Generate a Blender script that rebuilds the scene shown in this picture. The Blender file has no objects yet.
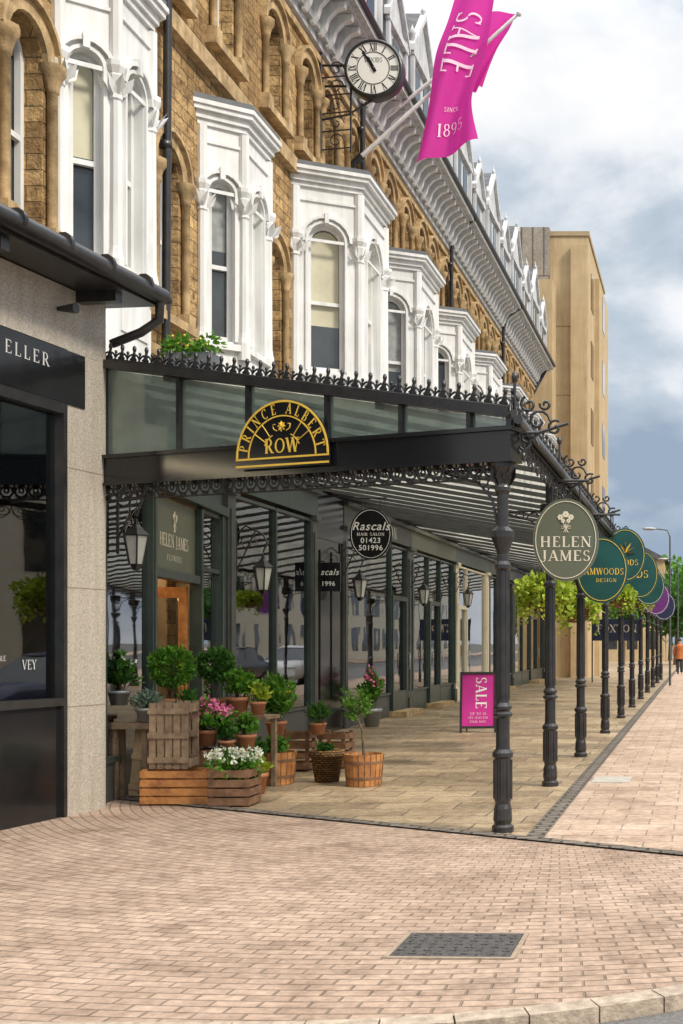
import bpy, bmesh, math, random
from mathutils import Vector, Matrix
V=Vector; PI=math.pi
rnd=random.Random(11)
sc=bpy.context.scene; C=sc.collection
H=1.6; FP=1200.0; VX=700.0; VY=642.0
def gp(x,y):
    s=H*FP/(y-VY); return ((x-VX)*s/FP, s)
def tt(x,s): return (x-VX)*s/FP
def zz(y,s): return H+(VY-y)*s/FP
UP=V((0,0,1))
class Fr:
    def __init__(s,O,R,U=UP):
        s.O=V(O); s.R=V(R).normalized(); s.U=V(U).normalized(); s.N=s.R.cross(s.U).normalized()
    def p(s,x,y,z=0): return s.O+s.R*x+s.U*y+s.N*z
    def at(s,x,y,z=0): return Fr(s.p(x,y,z),s.R,s.U)
    def ax(s,px):
        k=(px-VX)/FP; return (k*s.O.y-s.O.x)/(s.R.x-k*s.R.y)
def fr2(p,q): return Fr((p[0],p[1],0),(q[0]-p[0],q[1]-p[1],0))
def wfr(x=0,y=0,z=0,rz=0): return Fr((x,y,z),(math.cos(rz),math.sin(rz),0))
class MB:
    def __init__(s): s.v=[]; s.f=[]; s.sm=[]
    def face(s,pts,sm=False):
        i=len(s.v); s.v+= [V(p) for p in pts]; s.f.append(tuple(range(i,i+len(pts)))); s.sm.append(sm)
    def grid(s,rows,closed=False,sm=True):
        i=len(s.v); n=len(rows[0])
        for r in rows: s.v+= [V(p) for p in r]
        for a in range(len(rows)-1):
            for b in range(n if closed else n-1):
                c=(b+1)%n
                s.f.append((i+a*n+b,i+a*n+c,i+(a+1)*n+c,i+(a+1)*n+b)); s.sm.append(sm)
    def box(s,F,x0,x1,y0,y1,z0,z1):
        i=len(s.v)
        for z in (z0,z1):
            for (x,y) in ((x0,y0),(x1,y0),(x1,y1),(x0,y1)): s.v.append(F.p(x,y,z))
        for f in ((0,3,2,1),(4,5,6,7),(0,1,5,4),(1,2,6,5),(2,3,7,6),(3,0,4,7)):
            s.f.append(tuple(i+k for k in f)); s.sm.append(False)
        return s
    def prism(s,pts,d):
        d=V(d); n=len(pts); i=len(s.v)
        s.v+=[V(p) for p in pts]+[V(p)+d for p in pts]
        s.f.append(tuple(range(i,i+n))); s.f.append(tuple(range(i+2*n-1,i+n-1,-1))); s.sm+=[False]*2
        for k in range(n):
            j=(k+1)%n; s.f.append((i+k,i+j,i+n+j,i+n+k)); s.sm.append(False)
        return s
    def tube(s,pts,r,n=5,cap=True):
        pts=[V(p) for p in pts]; rows=[]
        prev=None
        for k,p in enumerate(pts):
            t=(pts[min(k+1,len(pts)-1)]-pts[max(k-1,0)])
            if t.length<1e-9: t=V((0,0,1))
            t.normalize()
            if prev is None:
                a=t.cross(V((0,0,1)))
                if a.length<.1: a=t.cross(V((1,0,0)))
            else:
                a=prev-t*prev.dot(t)
                if a.length<1e-4: a=t.cross(V((1,0,0)))
            a.normalize(); prev=a; b=t.cross(a)
            rr=r[k] if isinstance(r,(list,tuple)) else r
            rows.append([p+a*rr*math.cos(2*PI*m/n)+b*rr*math.sin(2*PI*m/n) for m in range(n)])
        s.grid(rows,True)
        if cap: s.face(rows[0]); s.face(rows[-1])
        return s
    def lathe(s,c,prof,n=12,sm=True,ex=1):
        c=V(c)
        s.grid([[c+V((r*math.cos(2*PI*m/n)*ex,r*math.sin(2*PI*m/n),z)) for m in range(n)] for r,z in prof],True,sm)
        return s
    def ell(s,c,r,n=10,m=6):
        c=V(c)
        s.grid([[c+V((r[0]*math.sin(PI*j/m)*math.cos(2*PI*k/n),r[1]*math.sin(PI*j/m)*math.sin(2*PI*k/n),r[2]*math.cos(PI*j/m))) for k in range(n)] for j in range(m+1)],True)
        return s
    def leaf(s,p,l,w,d=None):
        if d is None: d=V((rnd.gauss(0,1),rnd.gauss(0,1),rnd.gauss(0,1))).normalized()
        q=d.cross(V((rnd.gauss(0,1),rnd.gauss(0,1),rnd.gauss(0,1)))).normalized()
        p=V(p); nn=d.cross(q)*w*.35
        s.face([p,p+d*l*.45+q*w+nn,p+d*l,p+d*l*.45-q*w+nn])
    def leaves(s,c,r,n,l,w,shell=.55):
        c=V(c)
        for _ in range(n):
            d=V((rnd.gauss(0,1),rnd.gauss(0,1),rnd.gauss(0,1))).normalized()
            k=rnd.uniform(shell,1.0)*(1+.12*math.sin(7*d.x+3*d.z)*math.cos(6*d.y+2))
            o=(d+V((rnd.gauss(0,.6),rnd.gauss(0,.6),rnd.gauss(0,.6)))).normalized()
            s.leaf(c+V((d.x*r[0]*k,d.y*r[1]*k,d.z*r[2]*k)),l*rnd.uniform(.7,1.3),w,o)
        return s
def build(name,mb,m,parent=None,norm=False):
    me=bpy.data.meshes.new(name); me.from_pydata([tuple(p) for p in mb.v],[],mb.f)
    me.polygons.foreach_set('use_smooth',mb.sm)
    if norm:
        bm=bmesh.new(); bm.from_mesh(me); bmesh.ops.recalc_face_normals(bm,faces=bm.faces); bm.to_mesh(me); bm.free()
    me.materials.append(m); me.update()
    o=bpy.data.objects.new(name,me); C.objects.link(o)
    if parent:
        o.parent=parent
        if parent.type=='EMPTY': o.matrix_parent_inverse=Matrix.Translation(-V(parent.get('_b',(0,0,0))))
    return o
def tag(o,label,cat,group=None):
    o['label']=label; o['category']=cat
    if group: o['group']=group
    return o
def thing(name,label,cat,loc=(0,0,0),group=None):
    o=bpy.data.objects.new(name,None); C.objects.link(o); o.location=loc; o['_b']=tuple(loc); o.empty_display_size=.2
    return tag(o,label,cat,group)
def struct(name,mb,m): o=build(name,mb,m,None,True); o['kind']='structure'; return o
# ---------------------------------------------------------------- materials
def nm(name):
    m=bpy.data.materials.new(name); m.use_nodes=True; nt=m.node_tree
    return m,nt,nt.nodes['Principled BSDF'],nt.nodes,nt.links
def c4(c): return (c[0],c[1],c[2],1)
def noise(ns,ln,vec,scale,detail=4,rough=.55):
    n=ns.new('ShaderNodeTexNoise'); n.inputs['Scale'].default_value=scale; n.inputs['Detail'].default_value=detail; n.inputs['Roughness'].default_value=rough
    ln.new(vec,n.inputs['Vector']); return n
def mixc(ns,ln,f,a,b,mode='MIX'):
    x=ns.new('ShaderNodeMix'); x.data_type='RGBA'; x.blend_type=mode
    for k,v in ((0,f),(6,a),(7,b)):
        if hasattr(v,'is_linked') or hasattr(v,'links'): ln.new(v,x.inputs[k])
        else: x.inputs[k].default_value=v if k==0 else c4(v)
    return x.outputs[2]
def ramp(ns,ln,f,stops):
    r=ns.new('ShaderNodeValToRGB'); e=r.color_ramp.elements
    e[0].position=stops[0][0]; e[0].color=c4(stops[0][1]); e[1].position=stops[-1][0]; e[1].color=c4(stops[-1][1])
    for p,c in stops[1:-1]:
        k=e.new(p); k.color=c4(c)
    ln.new(f,r.inputs[0]); return r.outputs[0]
def mat(name,c1,c2=None,scale=6,rough=.6,metal=0,bump=0,bs=40,spec=.5,emit=0,streak=0):
    m,nt,b,ns,ln=nm(name); b.inputs['Roughness'].default_value=rough; b.inputs['Metallic'].default_value=metal
    b.inputs['Specular IOR Level'].default_value=spec
    c2=c2 or tuple(x*.72 for x in c1)
    tc=ns.new('ShaderNodeTexCoord'); n=noise(ns,ln,tc.outputs['Object'],scale)
    col=ramp(ns,ln,n.outputs[0],[(.32,c2),(.68,c1)])
    if streak:
        mp=ns.new('ShaderNodeMapping'); mp.inputs['Scale'].default_value=(9,9,.7); ln.new(tc.outputs['Object'],mp.inputs[0])
        n3=noise(ns,ln,mp.outputs[0],1.0,4); g=ramp(ns,ln,n3.outputs[0],[(.38,(1-streak,1-streak,1-streak*1.1)),(.6,(1,1,1))]); col=mixc(ns,ln,1.0,col,g,'MULTIPLY')
    ln.new(col,b.inputs['Base Color'])
    if emit:
        ln.new(col,b.inputs['Emission Color']); b.inputs['Emission Strength'].default_value=emit
    if bump:
        n2=noise(ns,ln,tc.outputs['Object'],bs); bp=ns.new('ShaderNodeBump'); bp.inputs['Strength'].default_value=bump; bp.inputs['Distance'].default_value=.02
        ln.new(n2.outputs[0],bp.inputs['Height']); ln.new(bp.outputs[0],b.inputs['Normal'])
    return m
def leafmat(name,c1,c2):
    m,nt,b,ns,ln=nm(name); tc=ns.new('ShaderNodeTexCoord'); n=noise(ns,ln,tc.outputs['Object'],14,3)
    col=ramp(ns,ln,n.outputs[0],[(.35,c2),(.65,c1)]); ln.new(col,b.inputs['Base Color']); b.inputs['Roughness'].default_value=.5; b.inputs['Specular IOR Level'].default_value=.3
    t=ns.new('ShaderNodeBsdfTranslucent'); ln.new(col,t.inputs[0]); mx=ns.new('ShaderNodeMixShader'); mx.inputs[0].default_value=.3
    ln.new(b.outputs[0],mx.inputs[1]); ln.new(t.outputs[0],mx.inputs[2]); ln.new(mx.outputs[0],ns['Material Output'].inputs[0]); return m
def mth(ns,ln,op,a,b=None):
    x=ns.new('ShaderNodeMath'); x.operation=op
    for k,v in ((0,a),(1,b)):
        if v is None: continue
        if isinstance(v,(int,float)): x.inputs[k].default_value=v
        else: ln.new(v,x.inputs[k])
    return x.outputs[0]
def brick(name,c1,c2,mortar,bw,rh,ms,mode,bump=.5,rough=.85,var=.5,gr=(.55,.5,.45),wob=0,spec=.25,spots=0,rock=0):
    m,nt,b,ns,ln=nm(name); b.inputs['Roughness'].default_value=rough; b.inputs['Specular IOR Level'].default_value=spec
    tc=ns.new('ShaderNodeTexCoord'); sp=ns.new('ShaderNodeSeparateXYZ'); ln.new(tc.outputs['Object'],sp.inputs[0])
    X,Y,Z=sp.outputs; cb=ns.new('ShaderNodeCombineXYZ')
    if mode=='wall': ln.new(mth(ns,ln,'ADD',X,Y),cb.inputs[0]); ln.new(Z,cb.inputs[1])
    elif mode=='ground': ln.new(X,cb.inputs[0]); ln.new(Y,cb.inputs[1])
    else:
        cx,cy=mode; dx=mth(ns,ln,'SUBTRACT',X,cx); dy=mth(ns,ln,'SUBTRACT',cy,Y)
        r=mth(ns,ln,'SQRT',mth(ns,ln,'ADD',mth(ns,ln,'MULTIPLY',dx,dx),mth(ns,ln,'MULTIPLY',dy,dy)))
        th=mth(ns,ln,'MULTIPLY',mth(ns,ln,'ARCTAN2',dx,dy),cy-7.0)
        ln.new(th,cb.inputs[0]); ln.new(r,cb.inputs[1])
    vec=cb.outputs[0]
    if wob:
        nw=noise(ns,ln,tc.outputs['Object'],1.3,2); a=ns.new('ShaderNodeVectorMath'); a.operation='SCALE'; ln.new(nw.outputs[1],a.inputs[0]); a.inputs['Scale'].default_value=wob
        a2=ns.new('ShaderNodeVectorMath'); ln.new(vec,a2.inputs[0]); ln.new(a.outputs[0],a2.inputs[1]); vec=a2.outputs[0]
    bt=ns.new('ShaderNodeTexBrick'); ln.new(vec,bt.inputs['Vector'])
    bt.inputs['Scale'].default_value=1; bt.inputs['Brick Width'].default_value=bw; bt.inputs['Row Height'].default_value=rh
    bt.inputs['Mortar Size'].default_value=ms; bt.inputs['Mortar Smooth'].default_value=.5; bt.inputs['Bias'].default_value=0
    bt.inputs['Color1'].default_value=c4(c1); bt.inputs['Color2'].default_value=c4(c2); bt.inputs['Mortar'].default_value=c4(mortar)
    n1=noise(ns,ln,tc.outputs['Object'],.9,5,.6); n2=noise(ns,ln,tc.outputs['Object'],14,5,.7)
    g=ramp(ns,ln,n1.outputs[0],[(.3,gr),(.62,(1,1,1))]); col=mixc(ns,ln,var,bt.outputs['Color'],mixc(ns,ln,1.0,bt.outputs['Color'],g,'MULTIPLY'))
    g2=ramp(ns,ln,n2.outputs[0],[(.3,(.58,.56,.53)),(.65,(1.12,1.1,1.08))]); col=mixc(ns,ln,.85,col,mixc(ns,ln,1.0,col,g2,'MULTIPLY'))
    if spots:
        v=ns.new('ShaderNodeTexVoronoi'); v.inputs['Scale'].default_value=3.2; ln.new(tc.outputs['Object'],v.inputs['Vector'])
        g3=ramp(ns,ln,v.outputs['Distance'],[(.02,(.45,.43,.42)),(.075,(1,1,1))]); col=mixc(ns,ln,spots,col,mixc(ns,ln,1.0,col,g3,'MULTIPLY'))
        n4=noise(ns,ln,tc.outputs['Object'],2.6,6,.65); g4=ramp(ns,ln,n4.outputs[0],[(.36,(.74,.72,.70)),(.5,(1,1,1))]); col=mixc(ns,ln,1.0,col,g4,'MULTIPLY')
    if rock:
        n5=noise(ns,ln,tc.outputs['Object'],5.5,6,.7); g5=ramp(ns,ln,n5.outputs[0],[(.34,(.42,.38,.34)),(.5,(1,1,1)),(.66,(1.25,1.22,1.15))]); col=mixc(ns,ln,rock,col,mixc(ns,ln,1.0,col,g5,'MULTIPLY'))
    ln.new(col,b.inputs['Base Color'])
    hn=mth(ns,ln,'MULTIPLY',n2.outputs[0],.5)
    if rock: hn=mth(ns,ln,'ADD',hn,mth(ns,ln,'MULTIPLY',n5.outputs[0],2.2))
    h=mth(ns,ln,'SUBTRACT',hn,bt.outputs['Fac'])
    bp=ns.new('ShaderNodeBump'); bp.inputs['Strength'].default_value=bump; bp.inputs['Distance'].default_value=.04 if rock else .02
    ln.new(h,bp.inputs['Height']); ln.new(bp.outputs[0],b.inputs['Normal'])
    return m
def glassmat(name,tint,k=1.25,base=.06):
    m=bpy.data.materials.new(name); m.use_nodes=True; nt=m.node_tree; ns=nt.nodes; ln=nt.links; ns.clear()
    o=ns.new('ShaderNodeOutputMaterial'); mx=ns.new('ShaderNodeMixShader'); t=ns.new('ShaderNodeBsdfTransparent'); g=ns.new('ShaderNodeBsdfGlossy')
    g.inputs['Roughness'].default_value=.015; g.inputs['Color'].default_value=(.95,.97,1,1); t.inputs[0].default_value=c4(tint)
    f=ns.new('ShaderNodeFresnel'); f.inputs[0].default_value=1.5
    tc=ns.new('ShaderNodeTexCoord'); n=noise(ns,ln,tc.outputs['Object'],.8,2); bp=ns.new('ShaderNodeBump'); bp.inputs['Strength'].default_value=.06; bp.inputs['Distance'].default_value=.05
    ln.new(n.outputs[0],bp.inputs['Height']); ln.new(bp.outputs[0],g.inputs['Normal'])
    ln.new(mth(ns,ln,'ADD',mth(ns,ln,'MULTIPLY',f.outputs[0],k),base),mx.inputs[0]); ln.new(t.outputs[0],mx.inputs[1]); ln.new(g.outputs[0],mx.inputs[2]); ln.new(mx.outputs[0],o.inputs[0])
    return m
def milky(name,tint,dif,f1,gl=.06,rough=.25):
    m=bpy.data.materials.new(name); m.use_nodes=True; nt=m.node_tree; ns=nt.nodes; ln=nt.links; ns.clear()
    o=ns.new('ShaderNodeOutputMaterial'); a=ns.new('ShaderNodeMixShader'); b=ns.new('ShaderNodeMixShader'); c=ns.new('ShaderNodeMixShader')
    t=ns.new('ShaderNodeBsdfTransparent'); t.inputs[0].default_value=c4(tint); tl=ns.new('ShaderNodeBsdfTranslucent'); df=ns.new('ShaderNodeBsdfDiffuse'); g=ns.new('ShaderNodeBsdfGlossy'); g.inputs['Roughness'].default_value=rough
    tc=ns.new('ShaderNodeTexCoord'); n=noise(ns,ln,tc.outputs['Object'],2.2,5); col=ramp(ns,ln,n.outputs[0],[(.3,tuple(x*.6 for x in dif)),(.65,dif)])
    ln.new(col,tl.inputs[0]); ln.new(col,df.inputs[0]); a.inputs[0].default_value=.4; ln.new(tl.outputs[0],a.inputs[1]); ln.new(df.outputs[0],a.inputs[2])
    b.inputs[0].default_value=f1; ln.new(t.outputs[0],b.inputs[1]); ln.new(a.outputs[0],b.inputs[2]); c.inputs[0].default_value=gl; ln.new(b.outputs[0],c.inputs[1]); ln.new(g.outputs[0],c.inputs[2]); ln.new(c.outputs[0],o.inputs[0]); return m
M={}
M['stone']=brick('sandstone',(.72,.50,.25),(.40,.26,.12),(.26,.18,.10),.40,.17,.008,'wall',1.0,.9,.8,gr=(.45,.39,.33),rock=.9,wob=.02)
M['ashlar']=mat('dressed_stone',(.62,.44,.23),(.30,.20,.10),5,.85,bump=.4,streak=.25)
M['white']=mat('white_paint',(.79,.79,.785),(.69,.69,.68),2.2,.45,bump=.06,bs=20,streak=.14)
M['shade_white']=mat('shaded_white_paint',(.66,.67,.68),(.50,.51,.53),2.2,.55,streak=.25)  # white paint greyed for dormers and eaves, shade mixed into the colour
M['slate']=brick('slate',(.14,.145,.16),(.09,.095,.105),(.04,.04,.04),.3,.2,.01,'wall',.4,.6)
M['lead']=mat('lead',(.14,.15,.16),(.09,.095,.10),3,.6)
M['iron']=mat('black_iron',(.014,.014,.016),(.030,.028,.027),9,.30,bump=.1,bs=60,spec=.6)
M['frame']=mat('dark_green_frame',(.045,.065,.058),(.03,.045,.04),5,.35)
M['blackp']=mat('black_panel',(.014,.014,.015),None,5,.15)
M['char']=mat('charcoal_paint',(.08,.085,.082),(.055,.06,.058),5,.45)
M['granite']=mat('granite',(.56,.50,.42),(.30,.27,.23),60,.45,bump=.05,streak=.12)
M['wglass']=mat('window_glass',(.05,.06,.065),(.015,.018,.02),1.5,.05,spec=1)
M['blind']=mat('cream_blind',(.58,.55,.40),(.48,.45,.33),3,.6)
M['curt']=mat('grey_curtain',(.36,.37,.36),(.24,.25,.25),8,.8)
M['glass']=glassmat('shop_glass',(.92,.94,.93),1.15,.07)
M['cglass']=milky('roof_glass',(.70,.72,.68),(.62,.60,.54),.6,.04)
M['vglass']=milky('verge_glass',(.66,.74,.70),(.45,.53,.48),.50,.12,.12)
M['gold']=mat('gold_paint',(.85,.56,.08),(.74,.47,.06),6,.4)
M['cream']=mat('cream_paint',(.78,.72,.56),(.70,.64,.50),4,.5)
M['wtext']=mat('white_lettering',(.86,.86,.84),(.8,.8,.78),4,.5)
M['gtext']=mat('grey_lettering',(.58,.58,.57),(.5,.5,.49),4,.5)
M['sgreen']=mat('sage_board',(.125,.14,.095),(.11,.12,.085),3,.45)
M['steal']=mat('teal_board',(.012,.085,.078),(.009,.06,.056),3,.35)
M['purple']=mat('purple_board',(.16,.03,.20),None,3,.4)
M['navy']=mat('navy_board',(.02,.03,.08),None,3,.4)
M['mag']=mat('magenta_board',(.62,.03,.30),(.52,.02,.25),3,.5)
M['tan']=mat('tan_concrete',(.52,.385,.22),(.43,.315,.175),1.2,.8,bump=.1,streak=.12)
M['tan2']=mat('tan_concrete_dark',(.40,.30,.175),(.32,.24,.14),1.2,.8)  # darker tan tone for the office block's joints and parapet
M['clad']=brick('grey_cladding',(.38,.34,.28),(.32,.29,.25),(.16,.14,.12),.5,9,.05,'wall',.3,.6)
M['wood1']=mat('orange_wood',(.55,.24,.07),(.28,.11,.035),9,.7,bump=.3)
M['wood2']=mat('brown_wood',(.27,.14,.07),(.12,.06,.03),9,.75,bump=.3)
M['wood3']=mat('weathered_wood',(.34,.24,.15),(.16,.105,.065),9,.8,bump=.3)
M['wood4']=mat('pale_wood',(.52,.38,.22),(.34,.23,.13),9,.8,bump=.3)
M['terra']=mat('terracotta',(.56,.24,.12),(.40,.17,.08),7,.8,bump=.1)
M['wick']=brick('wicker',(.42,.26,.11),(.25,.14,.06),(.07,.04,.02),.06,.025,.006,'wall',1,.8)
M['tin']=mat('grey_tin',(.42,.43,.43),(.3,.3,.3),6,.45,metal=.3)
M['soil']=mat('soil',(.03,.018,.01),None,20,.95)
M['lf1']=leafmat('leaf_green',(.16,.36,.03),(.045,.15,.02))
M['lf2']=leafmat('leaf_dark',(.08,.22,.03),(.022,.08,.012))
M['lf3']=leafmat('leaf_lime',(.48,.56,.05),(.20,.32,.03))
M['lf4']=leafmat('leaf_silver',(.27,.36,.27),(.14,.20,.15))
M['pink']=mat('pink_petal',(.80,.22,.40),(.60,.10,.24),20,.6)
M['wpet']=mat('white_petal',(.85,.85,.74),(.65,.70,.5),20,.6)
M['ypet']=mat('yellow_petal',(.75,.60,.08),(.55,.40,.04),20,.6)
M['bark']=mat('bark',(.16,.11,.07),(.08,.055,.035),12,.9,bump=.4)
M['plaza']=brick('brick_paving',(.48,.36,.28),(.385,.285,.22),(.26,.20,.155),.175,.088,.007,(-1.6,13.6),.7,.85,.8,gr=(.72,.68,.65),wob=.016,spots=.55)
M['flag']=brick('flagstones',(.54,.42,.27),(.32,.245,.16),(.17,.14,.10),.78,.46,.011,'ground',.5,.55,.9,gr=(.55,.50,.44),wob=.05,spec=.4,spots=.5,rock=.35)
M['block']=brick('block_paving',(.56,.43,.335),(.44,.33,.255),(.30,.24,.19),.45,.30,.009,'ground',.4,.85,.6,gr=(.75,.7,.65),spots=.3)
M['sett']=brick('grey_setts',(.24,.21,.18),(.16,.14,.12),(.07,.06,.05),.2,.11,.015,'ground',.8,.8)
M['kerb']=mat('kerb_stone',(.46,.38,.29),(.26,.20,.155),16,.8,bump=.5)
M['asph']=mat('asphalt',(.17,.16,.155),(.10,.095,.09),60,.85,bump=.5,bs=120)
M['grd']=mat('far_ground',(.12,.115,.10),None,1,.9)
M['yell']=mat('yellow_line',(.55,.40,.08),(.35,.27,.08),30,.7)
M['cover']=mat('cast_cover',(.12,.11,.105),(.06,.055,.05),30,.5,metal=.3,bump=.8,bs=70)
M['mortarb']=mat('cover_border',(.34,.26,.19),(.22,.17,.125),20,.85)
M['inter']=mat('interior_wall',(.62,.50,.36),(.28,.21,.15),1.6,.8)
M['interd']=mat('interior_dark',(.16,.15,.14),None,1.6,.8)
M['bulb']=mat('warm_bulb',(1,.62,.25),(1,.6,.25),1,.5,emit=16)
M['clight']=mat('ceiling_light',(1,.80,.52),(1,.80,.52),1,.5,emit=26)
M['neon_b']=mat('neon_blue',(.05,.25,1),(.05,.25,1),1,.5,emit=2.5)
M['neon_g']=mat('neon_green',(.05,.8,.55),(.05,.8,.55),1,.5,emit=2.0)
M['neon_p']=mat('neon_pink',(1,.1,.5),(1,.1,.5),1,.5,emit=2.2)
M['lampg']=mat('lantern_glass',(.62,.63,.58),(.45,.46,.42),3,.12)
M['skin']=mat('skin',(.5,.3,.22),None,5,.6); M['coat']=mat('rust_coat',(.45,.14,.04),None,5,.8); M['trous']=mat('dark_trousers',(.03,.035,.05),None,5,.8); M['hair']=mat('dark_hair',(.04,.025,.015),None,5,.7)
M['fclk']=mat('clock_face',(.86,.84,.78),(.8,.78,.72),1,.5)
M['rubber']=mat('tyre_rubber',(.02,.02,.02),None,5,.8)
def goods(name,sc_,stops):
    m,nt,b,ns,ln=nm(name); tc=ns.new('ShaderNodeTexCoord')
    sp=ns.new('ShaderNodeSeparateXYZ'); ln.new(tc.outputs['Object'],sp.inputs[0]); cb=ns.new('ShaderNodeCombineXYZ')
    ln.new(mth(ns,ln,'ADD',sp.outputs[0],sp.outputs[1]),cb.inputs[0]); ln.new(sp.outputs[2],cb.inputs[1])
    v=ns.new('ShaderNodeTexVoronoi'); v.inputs['Scale'].default_value=sc_; v.feature='F1'; v.distance='CHEBYCHEV'; ln.new(cb.outputs[0],v.inputs['Vector'])
    s2=ns.new('ShaderNodeSeparateColor'); ln.new(v.outputs['Color'],s2.inputs[0])
    c=ramp(ns,ln,s2.outputs[0],stops)
    n=noise(ns,ln,tc.outputs['Object'],2.2,3); g=ramp(ns,ln,n.outputs[0],[(.35,(.25,.22,.2)),(.65,(1,.95,.85))])
    ln.new(mixc(ns,ln,1.0,c,g,'MULTIPLY'),b.inputs['Base Color']); b.inputs['Roughness'].default_value=.7
    return m
M['goods']=goods('display_goods',6.0,[(0,(.04,.04,.04)),(.25,(.20,.14,.09)),(.45,(.45,.38,.28)),(.6,(.12,.18,.10)),(.75,(.75,.68,.55)),(.88,(.40,.10,.08)),(1,(.85,.85,.8))])
def flagmat():
    m,nt,b,ns,ln=nm('magenta_cloth'); b.inputs['Base Color'].default_value=(.66,.04,.36,1); b.inputs['Roughness'].default_value=.8
    o=ns['Material Output']; t=ns.new('ShaderNodeBsdfTranslucent'); t.inputs[0].default_value=(.85,.05,.45,1); mx=ns.new('ShaderNodeMixShader'); mx.inputs[0].default_value=.4
    ln.new(b.outputs[0],mx.inputs[1]); ln.new(t.outputs[0],mx.inputs[2]); ln.new(mx.outputs[0],o.inputs[0]); return m
M['flagc']=flagmat()
# ---------------------------------------------------------------- lettering
T=.15; t_=.06
def G():
    g={}
    st=lambda x:[('l',x,0,x,1,T),('s',x,0),('s',x,1)]
    sn=lambda x:[('l',x,0,x,1,t_),('s',x,0),('s',x,1)]
    g['A']=(.80,[('l',.08,0,.40,1,t_),('l',.40,1,.70,0,T),('l',.2,.33,.6,.33,t_),('s',.08,0),('s',.70,0)])
    g['B']=(.68,st(.16)+[('a',.32,.75,.2,.23,-90,90,.11),('a',.34,.27,.25,.25,-90,90,.12),('l',.16,.98,.33,.98,t_),('l',.16,.52,.33,.52,t_),('l',.16,.03,.33,.03,t_)])
    g['C']=(.78,[('a',.43,.5,.35,.47,50,310,.12),('l',.66,.70,.66,.98,t_)])
    g['D']=(.80,st(.16)+[('a',.32,.5,.38,.47,-90,90,.13),('l',.16,.97,.33,.97,t_),('l',.16,.03,.33,.03,t_)])
    g['E']=(.66,st(.16)+[('l',.16,.97,.58,.97,t_),('l',.16,.52,.48,.52,t_),('l',.16,.03,.6,.03,t_),('l',.58,.8,.58,1,t_),('l',.6,0,.6,.22,t_)])
    g['F']=(.62,st(.16)+[('l',.16,.97,.58,.97,t_),('l',.16,.52,.48,.52,t_),('l',.58,.8,.58,1,t_)])
    g['G']=(.82,[('a',.43,.5,.35,.47,50,320,.12),('l',.68,.05,.68,.45,.1),('l',.55,.45,.78,.45,t_)])
    g['H']=(.86,st(.16)+st(.68)+[('l',.16,.5,.68,.5,t_)])
    g['I']=(.36,st(.18))
    g['J']=(.46,[('l',.28,.15,.28,1,T),('s',.28,1),('a',.13,.12,.17,.2,200,360,.09)])
    g['L']=(.62,st(.16)+[('l',.16,.03,.58,.03,t_),('l',.58,0,.58,.25,t_)])
    g['M']=(.98,sn(.12)+[('l',.14,1,.48,.05,T),('l',.48,.05,.80,1,t_)]+st(.82))
    g['N']=(.86,sn(.14)+sn(.72)+[('l',.14,1,.72,0,T)])
    g['O']=(.84,[('a',.42,.5,.35,.47,0,360,.12)])
    g['P']=(.66,st(.16)+[('a',.32,.73,.24,.25,-90,90,.12),('l',.16,.98,.33,.98,t_),('l',.16,.48,.33,.48,t_)])
    g['R']=(.76,g['P'][1]+[('l',.34,.5,.66,0,T),('s',.68,0)])
    g['S']=(.60,[('a',.30,.74,.2,.23,40,265,.1),('a',.30,.26,.22,.23,-140,85,.11),('l',.48,.78,.48,.97,t_),('l',.1,.03,.1,.22,t_)])
    g['T']=(.74,st(.37)+[('l',.04,.97,.70,.97,t_),('l',.04,.78,.04,1,t_),('l',.70,.78,.70,1,t_)])
    g['U']=(.82,[('l',.16,.3,.16,1,T),('s',.16,1),('l',.66,.3,.66,1,t_),('s',.66,1),('a',.41,.3,.25,.27,180,360,.09)])
    g['V']=(.78,[('l',.08,1,.39,0,T),('l',.39,0,.7,1,t_),('s',.1,1),('s',.7,1)])
    g['W']=(1.1,[('l',.08,1,.34,0,T),('l',.34,0,.56,1,t_),('l',.56,1,.8,0,T),('l',.8,0,1.02,1,t_),('s',.08,1),('s',.56,1),('s',1.02,1)])
    g['X']=(.78,[('l',.1,1,.68,0,T),('l',.1,0,.68,1,t_),('s',.1,1),('s',.68,1),('s',.1,0),('s',.68,0)])
    g['Y']=(.76,[('l',.08,1,.38,.5,T),('l',.68,1,.38,.5,t_),('l',.38,0,.38,.5,T),('s',.1,1),('s',.68,1),('s',.38,0)])
    g['1']=(.44,st(.22)); g['8']=(.6,[('a',.3,.75,.19,.21,0,360,.09),('a',.3,.27,.23,.25,0,360,.1)])
    g['9']=(.6,[('a',.3,.68,.22,.28,0,360,.1),('a',.16,.68,.36,.68,-80,0,.09)])
    g['5']=(.58,[('l',.16,.5,.16,.97,t_),('l',.16,.95,.5,.95,.09),('a',.26,.3,.24,.27,-140,110,.1)])
    g['0']=(.62,[('a',.31,.5,.24,.46,0,360,.1)])
    g[' ']=(.4,[])
    return g
GL=G()
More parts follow.
